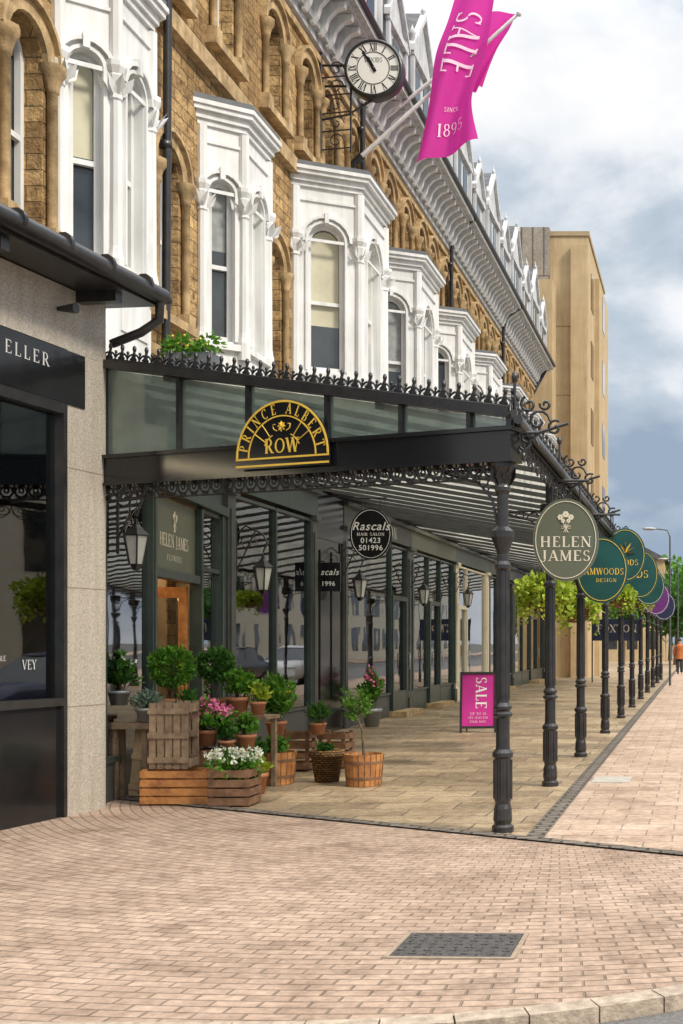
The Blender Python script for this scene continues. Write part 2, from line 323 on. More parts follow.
def glyph(mb,ch,F,x,y,h,d=.002,wx=1.0,bold=1.0):
    w,st=GL.get(ch,GL[' ']); k=0; nsub=getattr(F,'sub',1)
    for s in st:
        k+=1; dd=d+k*.0004
        if s[0]=='l':
            x0,y0,x1,y1,tw=s[1:]; tw*=bold
            if abs(y1-y0)<abs(x1-x0)*.3: o=(0,tw/2)
            elif abs(x1-x0)<.02: o=(tw/2,0)
            else: o=(tw/2*1.05,0)
            for i in range(nsub):
                a0,a1=i/nsub,(i+1)/nsub
                u0,v0=x0+(x1-x0)*a0,y0+(y1-y0)*a0; u1,v1=x0+(x1-x0)*a1,y0+(y1-y0)*a1
                pts=[(u0-o[0],v0-o[1]),(u1-o[0],v1-o[1]),(u1+o[0],v1+o[1]),(u0+o[0],v0+o[1])]
                mb.face([F.p(x+a*h*wx,y+b*h,dd) for a,b in pts])
        elif s[0]=='s':
            cx,cy=s[1:]; sy=.05*bold; y0,y1=(0,sy) if cy==0 else (1-sy,1)
            mb.face([F.p(x+a*h*wx,y+b*h,dd) for a,b in ((cx-.13,y0),(cx+.13,y0),(cx+.13,y1),(cx-.13,y1))])
        else:
            cx,cy,rx,ry,a0,a1,tw=s[1:]; tw*=bold; n=max(4,int(abs(a1-a0)/24))
            for i in range(n):
                A=[math.radians(a0+(a1-a0)*(i+j)/n) for j in (0,1)]
                f=[ (.35+.65*abs(math.cos(q))) for q in A]
                pts=[(cx+(rx-tw*f[j]*.5)*math.cos(A[j]),cy+(ry-tw*f[j]*.5)*math.sin(A[j])) for j in (0,1)]+[(cx+(rx+tw*f[j]*.5)*math.cos(A[j]),cy+(ry+tw*f[j]*.5)*math.sin(A[j])) for j in (1,0)]
                mb.face([F.p(x+a*h*wx,y+b*h,dd) for a,b in pts])
    return w*h*wx
def twid(s,h,wx=1,sp=.08): return sum(GL.get(c,GL[' '])[0]*h*wx+sp*h for c in s)-sp*h
def text(mb,s,F,h,wx=1,sp=.08,center=True,d=.002,bold=1):
    x=-twid(s,h,wx,sp)/2 if center else 0
    for c in s: x+=glyph(mb,c,F,x,-h/2,h,d,wx,bold)+sp*h
    return mb
def script(s,F,size,m,parent,shear=.15,name='lettering'):
    cu=bpy.data.curves.new('t','FONT'); cu.body=s; cu.size=size; cu.shear=shear; cu.align_x='CENTER'; cu.align_y='CENTER'; cu.space_character=1.12; cu.offset=.002
    o=bpy.data.objects.new('t',cu); C.objects.link(o); bpy.context.view_layer.update()
    me=bpy.data.meshes.new_from_object(o.evaluated_get(bpy.context.evaluated_depsgraph_get())); bpy.data.objects.remove(o)
    mb=MB()
    for p in me.polygons: mb.face([F.p(me.vertices[i].co.x,me.vertices[i].co.y,.004) for i in p.vertices])
    return build(name,mb,m,parent)
def bouquet(mb,F,s):
    for k,(x,y,r) in enumerate(((0,.34,.17),(-.26,.20,.15),(.26,.20,.15),(-.13,.02,.11),(.14,.02,.11))):
        for j in range(6):
            a=j*PI/3+k; c=(x+r*.55*math.cos(a),y+r*.55*math.sin(a))
            mb.face([F.p((c[0]+r*.42*math.cos(q*PI/4))*s,(c[1]+r*.42*math.sin(q*PI/4))*s,.003+j*.0004+k*.0026) for q in range(8)])
    for x in (-.22,0,.22): mb.tube([F.p(x*s*.8,-.02*s,.003),F.p(0,-.32*s,.003),F.p(-x*s*.5,-.55*s,.003)],.02*s,4)
    for sg in (-1,1): mb.tube([F.p(0,-.30*s,.004),F.p(sg*.2*s,-.22*s,.004),F.p(sg*.24*s,-.36*s,.004),F.p(0,-.32*s,.004)],.018*s,4)
# ---------------------------------------------------------------- architectural helpers
def wall(mb,F,a0,a1,z0,z1,ops,dep=.25,seg=8,arch=1.0):
    def q(a,b,c,d):
        if b-a>1e-4 and d-c>1e-4: mb.face([F.p(a,c),F.p(b,c),F.p(b,d),F.p(a,d)])
    cols={}
    for c,w,zb,zs in ops: cols.setdefault((round(c,3),w),[]).append((zb,zs))
    cur=a0
    for (c,w) in sorted(cols):
        l=c-w/2; r=c+w/2; q(cur,l,z0,z1); zc=z0; R=w/2
        for zb,zs in sorted(cols[(c,w)]):
            q(l,r,zc,zb)
            mb.face([F.p(l,zb),F.p(l,zs),F.p(l,zs,-dep),F.p(l,zb,-dep)]); mb.face([F.p(r,zb),F.p(r,zs),F.p(r,zs,-dep),F.p(r,zb,-dep)])
            mb.face([F.p(l,zb),F.p(r,zb),F.p(r,zb,-dep),F.p(l,zb,-dep)])
            ztop=zs+R*arch+.001
            pts=[(c-R*math.cos(PI*i/seg),zs+R*arch*math.sin(PI*i/seg)) for i in range(seg+1)]
            for p,q_ in zip(pts,pts[1:]):
                mb.face([F.p(*p),F.p(*q_),F.p(q_[0],ztop),F.p(p[0],ztop)])
                mb.face([F.p(*p),F.p(*q_),F.p(q_[0],q_[1],-dep),F.p(p[0],p[1],-dep)],True)
            zc=ztop
        q(l,r,zc,z1); cur=r
    q(cur,a1,z0,z1)
def archband(mb,F,c,wi,wo,zb,zs,o0,o1,seg=10,legs=True):
    ri=wi/2; ro=wo/2
    inn=[]; out=[]
    if legs: inn.append((c-ri,zb)); out.append((c-ro,zb))
    for i in range(seg+1):
        a=PI*i/seg; inn.append((c-ri*math.cos(a),zs+ri*math.sin(a))); out.append((c-ro*math.cos(a),zs+ro*math.sin(a)))
    if legs: inn.append((c+ri,zb)); out.append((c+ro,zb))
    rows=[]
    for a,b in zip(inn,out): rows.append([F.p(a[0],a[1],o0),F.p(a[0],a[1],o1),F.p(b[0],b[1],o1),F.p(b[0],b[1],o0)])
    mb.grid(rows,True,False)
def sash(F,c,w,zb,zs,dep,parent,blind=None,fm='white'):
    ztop=zs+w/2
    fb=MB(); archband(fb,F,c,w-.12,w,zb+.02,zs,-dep+.01,-dep+.08)
    fb.box(F,c-w/2+.05,c+w/2-.05,zb,zb+.08,-dep+.012,-dep+.09)
    mid=zb+(ztop-zb)*.47; fb.box(F,c-w/2+.05,c+w/2-.05,mid-.03,mid+.03,-dep+.014,-dep+.075)
    wf=build('window_frame',fb,M[fm],parent)
    sub=parent if parent.parent else wf
    build('window_pane',MB().box(F,c-w/2-.03,c+w/2+.03,zb-.02,ztop+.05,-dep-.03,-dep),M['wglass'],sub)
    if blind:
        bm_,frac=blind; bb=MB(); zl=ztop-(ztop-zb)*frac; ww=w/2-.065
        pts=[F.p(c-ww,zl,-dep+.003),F.p(c+ww,zl,-dep+.003)]+[F.p(c+ww*math.cos(PI*i/8),zs-.01+ww*math.sin(PI*i/8),-dep+.003) for i in range(9)]
        bb.face(pts); build('blind',bb,M[bm_],sub)
    return wf
# ================================================================ GROUND
RZD=-.06
def poly(mb,pts,z):
    mb.face([(x,y,z) for x,y in pts])
gm=MB(); gm.face([(-600,-100,RZD-.006),(600,-100,RZD-.006),(600,900,RZD-.006),(-600,900,RZD-.006)]); struct('ground',gm,M['grd'])
rm=MB(); rm.face([(-40,-30,RZD),(13,-30,RZD),(13,300,RZD),(-40,300,RZD)]); struct('road',rm,M['asph'])
rm=MB(); rm.prism([(13,-30,RZD+.001),(18.2,-30,RZD+.001),(18.2,300,RZD+.001),(13,300,RZD+.001)],(0,0,.11)); struct('far_pavement',rm,M['block'])
KC=(-1.95,8.47); KR=3.45
arc=[(KC[0]+KR*math.cos(math.radians(a)),KC[1]+KR*math.sin(math.radians(a))) for a in range(-90,1,5)]
lefty=KC[1]-KR-.04
Bl=(-5.95,12.25); Br=(1.4,8.15)
def onB(x): return Bl[1]+(Br[1]-Bl[1])*(x-Bl[0])/(Br[0]-Bl[0])
arcA=[p for p in arc if p[1]<onB(p[0])]
pm=MB(); poly(pm,[(-14,lefty)]+arcA+[(arcA[-1][0],onB(arcA[-1][0])),(-1.28,onB(-1.28)),Bl,(-14,16.7)],0); struct('brick_pavement',pm,M['plaza'])
fm=MB(); poly(fm,[Bl,(-1.42,onB(-1.42)),(-1.42,130),(-9,130),(-9,12.25)],.004); struct('flagstone_pavement',fm,M['flag'])
bm_=MB(); xe=KC[0]+KR; poly(bm_,[(-1.28,onB(-1.28)),(xe,onB(xe)),(xe,130),(-1.28,130)],.004); struct('block_pavement',bm_,M['block'])
em=MB(); poly(em,[(-1.43,onB(-1.43)-.02),(-1.27,onB(-1.27)-.02),(-1.27,130),(-1.43,130)],.009)
poly(em,[(Bl[0],Bl[1]-.06),(xe,onB(xe)-.06),(xe,onB(xe)+.10),(Bl[0],Bl[1]+.10)],.014); struct('sett_edging',em,M['sett'])
km=MB(); kp=[(-14,lefty)]+arc+[(xe,130)]
def off(i,d):
    a=V(kp[max(i-1,0)]+(0,)); b=V(kp[min(i+1,len(kp)-1)]+(0,)); t=(b-a).normalized(); n=V((t.y,-t.x,0)); return V(kp[i]+(0,))+n*d
for i in range(len(kp)-1):
    a0,a1=off(i,0),off(i+1,0); b0,b1=off(i,.13),off(i+1,.13)
    g=(a1-a0).normalized()*.004
    km.prism([p+V((0,0,RZD-.01)) for p in [a0+g,a1-g,b1-g,b0+g]],(0,0,.082))
struct('kerb',km,M['kerb'])
for dd in (.40,.57):
    ym=MB()
    for i in range(len(kp)-1):
        e=V((0,0,RZD+.004)); ym.face([off(i,dd)+e,off(i+1,dd)+e,off(i+1,dd+.07)+e,off(i,dd+.07)+e])
    struct('yellow_line',ym,M['yell'])
dc=thing('access_cover','rectangular cast iron access cover set in the brick paving','access cover',(-1.22,6.32,0))
F=Fr((-1.27,6.32,.004),(1,-.03,0),(0,1,0)); f=MB()
for x0,x1,y0,y1 in ((-.335,.335,-.27,-.245),(-.335,.335,.245,.27),(-.335,-.31,-.244,.244),(.31,.335,-.244,.244)): f.box(F,x0,x1,y0,y1,-.003,.004)
build('border',f,M['mortarb'],dc)
f=MB(); f.box(F,-.306,.306,-.243,.243,-.002,.004)
for i in range(9):
    for j in range(7):
        x=-.27+.0675*i; y=-.2+.066*j; f.box(F,x-.02,x+.02,y-.006,y+.006,.004,.009) if (i+j)%2 else f.box(F,x-.006,x+.006,y-.02,y+.02,.004,.009)
build('cover_plate',f,M['cover'],dc)
c2=build('access_cover',MB().box(Fr((-1.02,13.9,.006),(1,0,0),(0,1,0)),-.22,.22,-.3,.3,0,.004),mat('pale_cover',(.5,.46,.40),None,9,.6)); tag(c2,'pale square access cover in the far block paving right of the posts','access cover')
# ================================================================ TERRACE
TW=-7.0; S_END=50.6; ZE=12.75
tb=thing('terrace_building','long golden sandstone terrace with white bay windows and bracketed eaves','building',(TW,14,0))
WF=Fr((TW,0,0),(0,1,0))
bays=[(13.0,-6.50,.85,.36,-.62),(16.75,-6.50,.95,.36,-.62)]+[(20.6+4.35*k,-5.98,1.65,.48,0) for k in range(7)]
ops=[]
gapw=[(12.42,.68),(15.75,.7),(19.65,.72)]+[(20.6+4.35*k+2.61+.87,.66) for k in range(6)]
for c,w in gapw:
    ops+= [(c,w,5.9 if c<20 else 6.2,7.75 if c<20 else 8.3),(c,w,10.25,11.55)]
for s0,tf,L,q,dz in bays:
    n=2 if L>1.5 else 1
    W=2*q+L
    for c in ([s0+W*.27,s0+W*.73] if n==2 else [s0+W/2]): ops.append((c,.72,10.25,11.55))
wm=MB(); wall(wm,WF,8,S_END,4.3,ZE,ops,.28)
wm.box(Fr((TW,S_END,0),(-1,0,0)),0,9,0,ZE+2,0,.01)
wm.box(WF,16.4,S_END,0,4.29,-.3,-.28)
build('wall',wm,M['stone'],tb)
for c,w,zb,zs in ops:
    hood=MB()
    archband(hood,WF,c,w+.04,w+.36,zb,zs,.001,.06,10,False)
    archband(hood,WF,c,w+.36,w+.46,zb,zs,.001,.12,10,False)
    for s in (-1,1):
        x=c+s*(w/2+.1)
        hood.lathe(WF.p(x,0,.06),[(.055,zb+.05),(.055,zs-.28),(.07,zs-.27),(.07,zs-.22),(.1,zs-.12),(.14,zs-.06),(.14,zs+.01)],8); hood.box(WF,x-.1,x+.1,zb-.05,zb+.1,0,.15)
    hood.box(WF,c-w/2-.25,c+w/2+.25,zb-.16,zb-.045,0,.16)
    build('arch_surround',hood,M['ashlar'],tb)
for z0,z1,o in ((9.62,9.86,.13),(12.2,12.32,.06),(5.25,5.4,.08)):
    build('string_course',MB().box(WF,8,S_END,z0,z1,0,o),M['ashlar'],tb)
for i,(c,w,zb,zs) in enumerate(ops):
    sash(WF,c,w,zb,zs,.27,tb,('blind',rnd.uniform(.3,.6)) if i%3==1 else None,'white')
def bay(s0,tf,L,q,dz,idx):
    zb=4.45; zt=9.75+dz
    P=[(TW,s0),(tf,s0+q),(tf,s0+q+L),(TW,s0+2*q+L)]
    big=L>1.5
    body=MB(); fs=[]
    for i in range(3):
        F=fr2(P[i],P[i+1]); w=(V(P[i+1])-V(P[i])).length
        ww=(.60 if i!=1 else .80) if big else (.33 if i!=1 else .44)
        wz0=6.3 if big else 5.85; ws=(8.85 if big else 8.1)-ww/2
        wall(body,F,0,w,zb,zt-.3,[(w/2,ww,wz0,ws)],.20)
        fs.append((F,w,ww,wz0,ws))
    b=build('bay_window',body,M['white'],tb)
    tr=MB()
    for (F,w,ww,wz0,ws) in fs:
        archband(tr,F,w/2,ww+.02,ww+.10,wz0,ws,.001,.035,10,True)
        archband(tr,F,w/2,ww+.18,ww+.27,ws,ws,.001,.07,10,False)
        tr.box(F,w/2-.035,w/2+.035,ws+ww/2,ws+ww/2+.18,0,.09)
        tr.box(F,.02,w-.02,wz0-.13,wz0-.04,.0,.07)
        tr.box(F,.1,w-.1,wz0-.75,wz0-.25,.0,.02)
        tr.box(F,0.0,w,ws-.025,ws+.025,.0,.02)
    for (x,y) in P:
        if abs(x-TW)<.01: x+=.05
        zc=fs[0][4]+.05; r=.078 if big else .065
        tr.lathe((x,y,0),[(r*1.4,5.6),(r*1.4,5.85),(r*1.15,5.92),(r,6.0),(r*.9,zc-.37),(r*1.15,zc-.35),(r*1.0,zc-.30),(r*1.5,zc-.10),(r*1.3,zc-.08),(r*1.8,zc),(r*1.8,zc+.06),(r*1.1,zc+.07),(r*1.1,zt-.32)],8,False)
        for k in range(8):
            a=k*PI/4; tr.leaf((x+r*math.cos(a),y+r*math.sin(a),zc-.31),.24,.055,V((math.cos(a)*.7,math.sin(a)*.7,1)).normalized())
    build('surround',tr,M['white'],b)
    co=MB(); k_=1 if big else .8
    def plan(o): o*=k_; return [(TW,s0-o*1.0),(tf+o,s0+q-o*.5),(tf+o,s0+q+L+o*.5),(TW,s0+2*q+L+o)]
    for z0,z1,o in ((zt-.54,zt-.50,.035),(zt-.30,zt-.22,.05),(zt-.22,zt-.12,.10),(zt-.12,zt-.05,.18),(zt-.05,zt+.01,.22)):
        co.prism([(x,y,z0) for x,y in plan(o)],(0,0,z1-z0-.001))
    build('cornice',co,M['white'],b)
    ld=MB(); ld.prism([(x,y,zt+.011) for x,y in plan(.19)],(0,0,.08)); build('lead_roof',ld,M['lead'],b)
    for j,(F,w,ww,wz0,ws) in enumerate(fs[:2]):
        sash(F,w/2,ww,wz0,ws,.19,b,[('blind',.5),('curt',.42),('blind',.72),('curt',.6),None][(idx+ (0 if j==0 else 1))%5] if idx!=2 else ('blind',.68))
for i,a in enumerate(bays): bay(*a,i)
ev=MB()
for z0,z1,o in ((12.40,12.56,.10),(12.56,12.70,.2),(13.10,13.17,.66),(13.17,13.3,.78)):
    ev.box(WF,8,S_END+.4,z0,z1,0,o)
ev.box(WF,8,S_END+.2,12.7,13.10,0,.14)
build('eaves_cornice',ev,M['shade_white'],tb)
def brk(mb,y):
    pts=[WF.p(y,13.09,.14),WF.p(y,13.09,.64),WF.p(y,13.0,.62),WF.p(y,12.94,.46),WF.p(y,12.80,.33),WF.p(y,12.62,.28),WF.p(y,12.5,.2),WF.p(y,12.5,.14)]
    mb.prism(pts,(0,.13,0)); return mb
br0=build('bracket',brk(MB(),18.0),M['white'],tb)
for k in range(1,74):
    c=br0.copy(); C.objects.link(c); c.location=(0,k*.44,0)
build('gutter',MB().tube([WF.p(8,13.33,.82),WF.p(S_END+.4,13.33,.82)],.06,8),M['iron'],tb)
for yy in (15.45,24.35,33.05,41.75): 
    gt=MB(); gt.tube([WF.p(yy,13.25,.8),WF.p(yy,12.9,.25),WF.p(yy,12.4,.16),WF.p(yy,4.5,.12)],.055,7)
    for z in (6,8,10,12): gt.lathe(WF.p(yy,0,.12),[(.055,z-.05),(.085,z-.04),(.085,z+.04),(.055,z+.05)],8)
    build('downpipe',gt,M['iron'],tb)
rf=MB(); rf.face([WF.p(8,13.36,.7),WF.p(S_END,13.36,.7),WF.p(S_END,17.0,-2.6),WF.p(8,17.0,-2.6)]); rf.face([WF.p(8,17.0,-2.6),WF.p(S_END,17.0,-2.6),WF.p(S_END,13,-9),WF.p(8,13,-9)])
rf.face([WF.p(S_END,12,0),WF.p(S_END,13.3,.7),WF.p(S_END,17.0,-2.6),WF.p(S_END,12,-9)])
build('roof',rf,M['slate'],tb)
for k in range(14):
    c=18.6+k*2.4; d=MB(); big=(k%2==0); w=2.0 if big else 1.45; zt=15.05 if big else 14.75; pk=zt+w*.58
    FF=WF.at(c,0,.45)
    d.box(FF,-w/2,w/2,13.37,zt,-1.9,0)
    d.prism([FF.p(-w/2-.02,zt+.001,.02),FF.p(w/2+.02,zt+.001,.02),FF.p(0,pk-.05,.02)],FF.N*-1.8)
    for s in (-1,1):
        d.prism([FF.p(s*(w/2+.16),zt-.10,.12),FF.p(s*(w/2+.16),zt+.04,.12),FF.p(0,pk+.15,.12),FF.p(0,pk-.01,.12)],FF.N*-.14)
        d.box(FF,s*w/2-.07,s*w/2+.07,13.4,zt-.1,.003,.08)
        d.lathe(FF.p(s*w/2,0,.03),[(.07,zt),(.06,zt+.3),(.09,zt+.34),(.0,zt+.55)],6)
    d.box(FF,-w/2-.1,w/2+.1,zt-.16,zt-.02,.004,.10)
    d.lathe(FF.p(0,0,.05),[(.05,pk),(.04,pk+.15),(.07,pk+.2),(.02,pk+.28),(.0,pk+.45)],7)
    do=build('dormer',d,M['shade_white'],tb)
    for s in ((-1,1) if big else (0,)):
        pm_=MB(); ww=.5; pm_.box(FF,s*.42-ww/2,s*.42+ww/2,13.6,zt-.3,.001,.02); build('dormer_pane',pm_,M['wglass'],do)
    r2=MB()
    for s in (-1,1): r2.face([FF.p(s*(w/2+.2),zt+.02,-.02),FF.p(0,pk+.16,-.02),FF.p(0,pk+.16,-2.9),FF.p(s*(w/2+.2),zt+.02,-2.0)])
    build('dormer_roof',r2,M['slate'],do)
for yy in (24.2,33.0,41.8,50.2):
    ch=MB()
    ch.box(WF,yy-.5,yy+.5,15,18.2,-3.1,-2.2); ch.box(WF,yy-.56,yy+.56,18.0,18.15,-3.16,-2.14)
    for a in (-.3,0,.3): ch.lathe(WF.p(yy+a,0,-2.65),[(.12,18.15),(.1,18.6)],8)
    build('chimney',ch,M['ashlar'],tb)
fr=MB(); fr.prism([(-7.0,11.6,4.36),(-5.85,11.75,4.36),(-6.62,16.5,4.36),(-6.62,S_END,4.36),(-7.0,S_END,4.36)],(0,0,.08)); build('flat_roof',fr,M['lead'],tb)
wb=thing('window_box','small green planted box on the flat roof beside the downpipe','planter',(-6.5,15.2,4.45))
build('trough',MB().box(wfr(-6.45,15.2,4.46),-.28,.32,.55,.78,-.15,.15),M['lead'],wb)
build('trough_support',MB().box(wfr(-6.45,15.2,4.46),-.22,.26,0,.549,-.1,.1),M['lead'],wb)
f=MB()
for k in range(5): f.leaves((-6.68+.125*k,15.15,5.30+.06*math.sin(k*2)),(.14,.14,.13),110,.08,.022,.2)
build('foliage',f,M['lf1'],wb); f=MB()
for k in range(9): f.ell((-6.45+rnd.uniform(-.26,.3),15.05+rnd.uniform(-.1,.1),5.36+rnd.uniform(-.06,.12)),(.018,.018,.018),5,3)
build('flowers',f,M['ypet'],wb)
# ================================================================ CORNER SHOP
LD=V((.13,1,0)).normalized(); LO=V((-5.73,11.57,0))-LD*4.6
LF=Fr(LO,LD); Lw=4.6
cs=thing('corner_shop','speckled granite corner shop with dark sign band and overhanging gutter','shop',tuple(LO))
xP=LF.ax(67)
g=MB(); g.box(LF,xP,Lw,0,4.28,-.35,0); g.box(LF,0,Lw,4.282,4.85,-.35,0)
g.box(LF,Lw-.02,Lw,0,4.28,-1.4,-.352)
build('granite_wall',g,M['granite'],cs)
g=MB(); 
for z in (1.0,2.1,3.2): g.box(LF,xP+.001,Lw+.004,z,z+.008,-.2,.003)
build('stone_joints',g,M['mortarb'],cs)
fa=MB().box(LF,0,LF.ax(84),3.78,4.27,-.2,.012); fo=build('fascia',fa,M['blackp'],cs)
tx=MB(); text(tx,'ELLER',LF.at(LF.ax(26),4.12,.013),.115,1.05,.35); build('lettering',tx,M['gtext'],cs)
wf=MB()
for x0,x1,y0,y1 in ((0,xP-.02,3.68,3.775),(xP-.07,xP-.021,0.0,3.679),(0,xP-.07,1.02,1.09),(xP-1.9,xP-1.85,1.09,3.68)): wf.box(LF,x0,x1,y0,y1,-.12,.02)
build('window_frame',wf,M['iron'],cs)
build('stall_riser',MB().box(LF,0,xP-.07,0,1.02,-.1,-.02),M['blackp'],cs)
build('window_pane',MB().box(LF,0,xP-.07,1.09,3.68,-.08,-.07),M['glass'],cs)
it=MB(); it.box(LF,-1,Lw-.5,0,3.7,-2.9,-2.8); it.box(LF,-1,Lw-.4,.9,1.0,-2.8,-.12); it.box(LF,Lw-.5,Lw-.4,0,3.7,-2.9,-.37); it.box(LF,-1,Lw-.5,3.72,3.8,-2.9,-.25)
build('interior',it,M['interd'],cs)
build('ceiling_light',MB().box(LF,.5,Lw-1,3.66,3.70,-1.9,-1.8),M['clight'],cs)
gd=MB(); gd.box(LF,0,Lw-.6,1.0,2.0,-1.5,-1.4); build('display_backdrop',gd,M['goods'],cs)
ro=MB(); ro.prism([LF.p(-.5,4.86,-.4),LF.p(Lw+.15,4.86,-.4),LF.p(Lw+.15,4.86,.45),LF.p(-.5,4.86,.45)],(0,0,.1))
ro.prism([LF.p(-.5,4.97,.42),LF.p(-.5,4.97,-1.2),LF.p(-.5,5.3,-1.2)],LD*(Lw+.65))
for k in range(3): 
    a=1.2+k*1.5; ro.box(LF,a-.05,a+.05,4.75,4.855,0.0,.4)
build('roof',ro,M['iron'],cs)
gu=MB(); gu.tube([LF.p(-.5,4.99,.50),LF.p(Lw+.15,4.95,.50)],.08,10)
for k in range(9): 
    a=-.2+k*.58; gu.tube([LF.p(a-.02,4.99,.50),LF.p(a+.02,4.99,.50)],.092,10)
gu.tube([LF.p(Lw+.1,4.93,.5),LF.p(Lw+.12,4.72,.48),LF.p(Lw+.1,4.6,.3),LF.p(Lw+.1,4.5,.0)],.045,8)
build('gutter',gu,M['iron'],cs)
for a in (2.6,3.9): build('spot_lamp',MB().tube([LF.p(a,4.62,.0),LF.p(a,4.62,.18)],[.02,.05],8),M['iron'],cs)
nb=MB(); FN=LF.at(LF.ax(46),2.12,-.2)
for k in range(5):
    a=PI/2+k*2*PI/5; b=a+PI/5; nb.tube([FN.p(.1*math.cos(a),.1*math.sin(a)),FN.p(.045*math.cos(b),.045*math.sin(b)),FN.p(.1*math.cos(a+2*PI/5),.1*math.sin(a+2*PI/5))],.011,4)
tag(build('star_light',nb,M['neon_b']),'small blue star light hanging in the corner shop window','window light')
nb=MB(); FN=LF.at(LF.ax(44),1.6,-.2)
nb.tube([FN.p(0,-.3),FN.p(0,.28)],.024,6); nb.tube([FN.p(0,-.05),FN.p(.12,-.05),FN.p(.12,.16)],.02,6); nb.tube([FN.p(0,-.12),FN.p(-.11,-.12),FN.p(-.11,.06)],.02,6)
tag(build('cactus_light',nb,M['neon_g']),'green cactus shaped light standing in the corner shop window','window light')
nb=MB(); FN=LF.at(LF.ax(25),2.85,-.2)
nb.tube([FN.p(-.1,-.1),FN.p(0,.1),FN.p(.1,-.1),FN.p(-.1,-.1)],.014,4); tag(build('triangle_light',nb,M['neon_p']),'pink triangular light high in the corner shop window','window light')
nb=MB(); text(nb,'VEY',LF.at(LF.ax(36),1.40,-.065),.085,.9); build('lettering',nb,M['gtext'],cs)
nb=MB(); text(nb,'AILABLE',LF.at(LF.ax(4),1.46,-.065),.045,.9); build('lettering',nb,M['gtext'],cs)
# ================================================================ FLORIST SHOP FRONT
F1=fr2((-5.86,11.72),(-6.6,16.45)); W1=(V((-5.86,11.72))-V((-6.6,16.45))).length
fs_=thing('florist_shop','dark framed florist shop front with lit interior behind the plant display','shop',(-6,12,0))
A=[F1.ax(x) for x in (150,160,200)]
A=[min(max(a,0),W1) for a in A]
fm_=MB()
def bars(mb,F,xs,zs,w=.06,o0=-.06,o1=.04):
    for x in xs: mb.box(F,x-w/2,x+w/2,zs[0],zs[-1],o0,o1)
    for z in zs:
        for a,b in zip(xs,xs[1:]): mb.box(F,a+w/2,b-w/2,z-w/2,z+w/2,o0+.005,o1-.008)
bars(fm_,F1,[.06,A[0]],[.42,3.3],.05)
bars(fm_,F1,[A[2],W1-.05],[.42,2.55,3.3],.05)
fm_.box(F1,A[0]+.03,A[0]+.11,0,3.3,-.1,.05); fm_.box(F1,A[2]-.11,A[2]-.03,0,3.3,-.1,.05)
fm_.box(F1,W1-.02,W1+.18,0,3.4,-.1,.06); fm_.box(F1,-.12,.03,0,3.4,-.3,.05)
fm_.box(F1,-.12,W1+.2,3.331,3.45,-.15,.10); fm_.box(F1,-.12,W1+.2,3.45,4.2,-.15,.02); fm_.box(F1,-.12,W1+.2,4.2,4.33,-.15,.12)
build('window_frame',fm_,M['frame'],fs_)
build('stall_riser',MB().box(F1,.03,A[0]-.03,0,.39,-.12,0),M['char'],fs_); build('stall_riser',MB().box(F1,A[2]+.03,W1-.02,0,.39,-.12,0),M['char'],fs_)
build('window_pane',MB().box(F1,.09,A[0]-.03,.45,3.27,-.03,-.02),M['glass'],fs_)
for z0,z1 in ((.45,2.52),(2.58,3.27)): build('window_pane',MB().box(F1,A[2]+.03,W1-.08,z0,z1,-.03,-.02),M['glass'],fs_)
# open door: leaf swung inward on the far side, warm room beyond
dr=MB(); x0,x1=A[0]+.14,A[2]-.14
DL=Fr(F1.p(x1-.03,0,-.12),-F1.N+F1.R*.15); w_=1.0
dr.box(DL,0,.1,.02,2.3,-.02,.03); dr.box(DL,w_-.1,w_,.02,2.3,-.02,.03); dr.box(DL,.1,w_-.1,.02,.35,-.02,.03); dr.box(DL,.1,w_-.1,2.16,2.3,-.02,.03)
d1=build('door',dr,M['wood1'],fs_)
build('door_pane',MB().box(DL,.1,w_-.1,.35,2.16,.0,.008),M['glass'],d1)
build('door_lintel',MB().box(F1,x0,x1,2.34,2.44,-.12,.04),M['frame'],fs_)
sb=build('sign_board',MB().box(F1,A[0]+.12,A[2]-.12,2.45,3.29,-.09,-.03),M['sgreen'],fs_)
cxm=(A[0]+A[2])/2
tx=MB(); text(tx,'HELEN JAMES',F1.at(cxm,2.80,-.028),.15,.95,.1,bold=1.2); text(tx,'FLOWERS',F1.at(cxm,2.60,-.028),.07,1.3,.4)
bouquet(tx,F1.at(cxm,3.05,-.028),.24)
build('lettering',tx,M['cream'],fs_)
it=MB(); it.box(F1,-.2,W1+1.5,0,3.4,-3.1,-3); it.box(F1,-.2,W1+1.5,3.42,3.5,-3,-.16); it.box(F1,-.3,-.2,0,3.4,-3,-.31); it.box(F1,-.2,W1+1.5,-.01,.03,-3,-.13)
build('interior',it,M['inter'],fs_)
build('display_backdrop',MB().box(F1,A[2]+.2,W1+1,.2,2.3,-1.4,-1.3),M['goods'],fs_); build('display_shelf',MB().box(F1,.2,1.4,.43,.8,-1.0,-.4),M['wood3'],fs_); build('shop_shelving',MB().box(F1,.2,A[2]+1.5,.0,2.1,-2.8,-2.7),M['goods'],fs_)
for k in range(3): build('ceiling_light',MB().box(F1,.5+k*1.6,1.5+k*1.6,3.36,3.40,-1.6,-1.5),M['clight'],fs_)
for a,z,o in ((.7,2.5,-.8),(1.3,2.7,-1.4),(2.3,2.2,-1.0),(2.7,2.1,-1.6),(2.1,1.9,-1.9),(3.4,2.4,-.7),(4.0,2.6,-.9),(4.3,2.5,-1.1)): build('pendant_bulb',MB().ell(F1.p(a,z,o),(.06,.06,.07),8,6),M['bulb'],fs_)
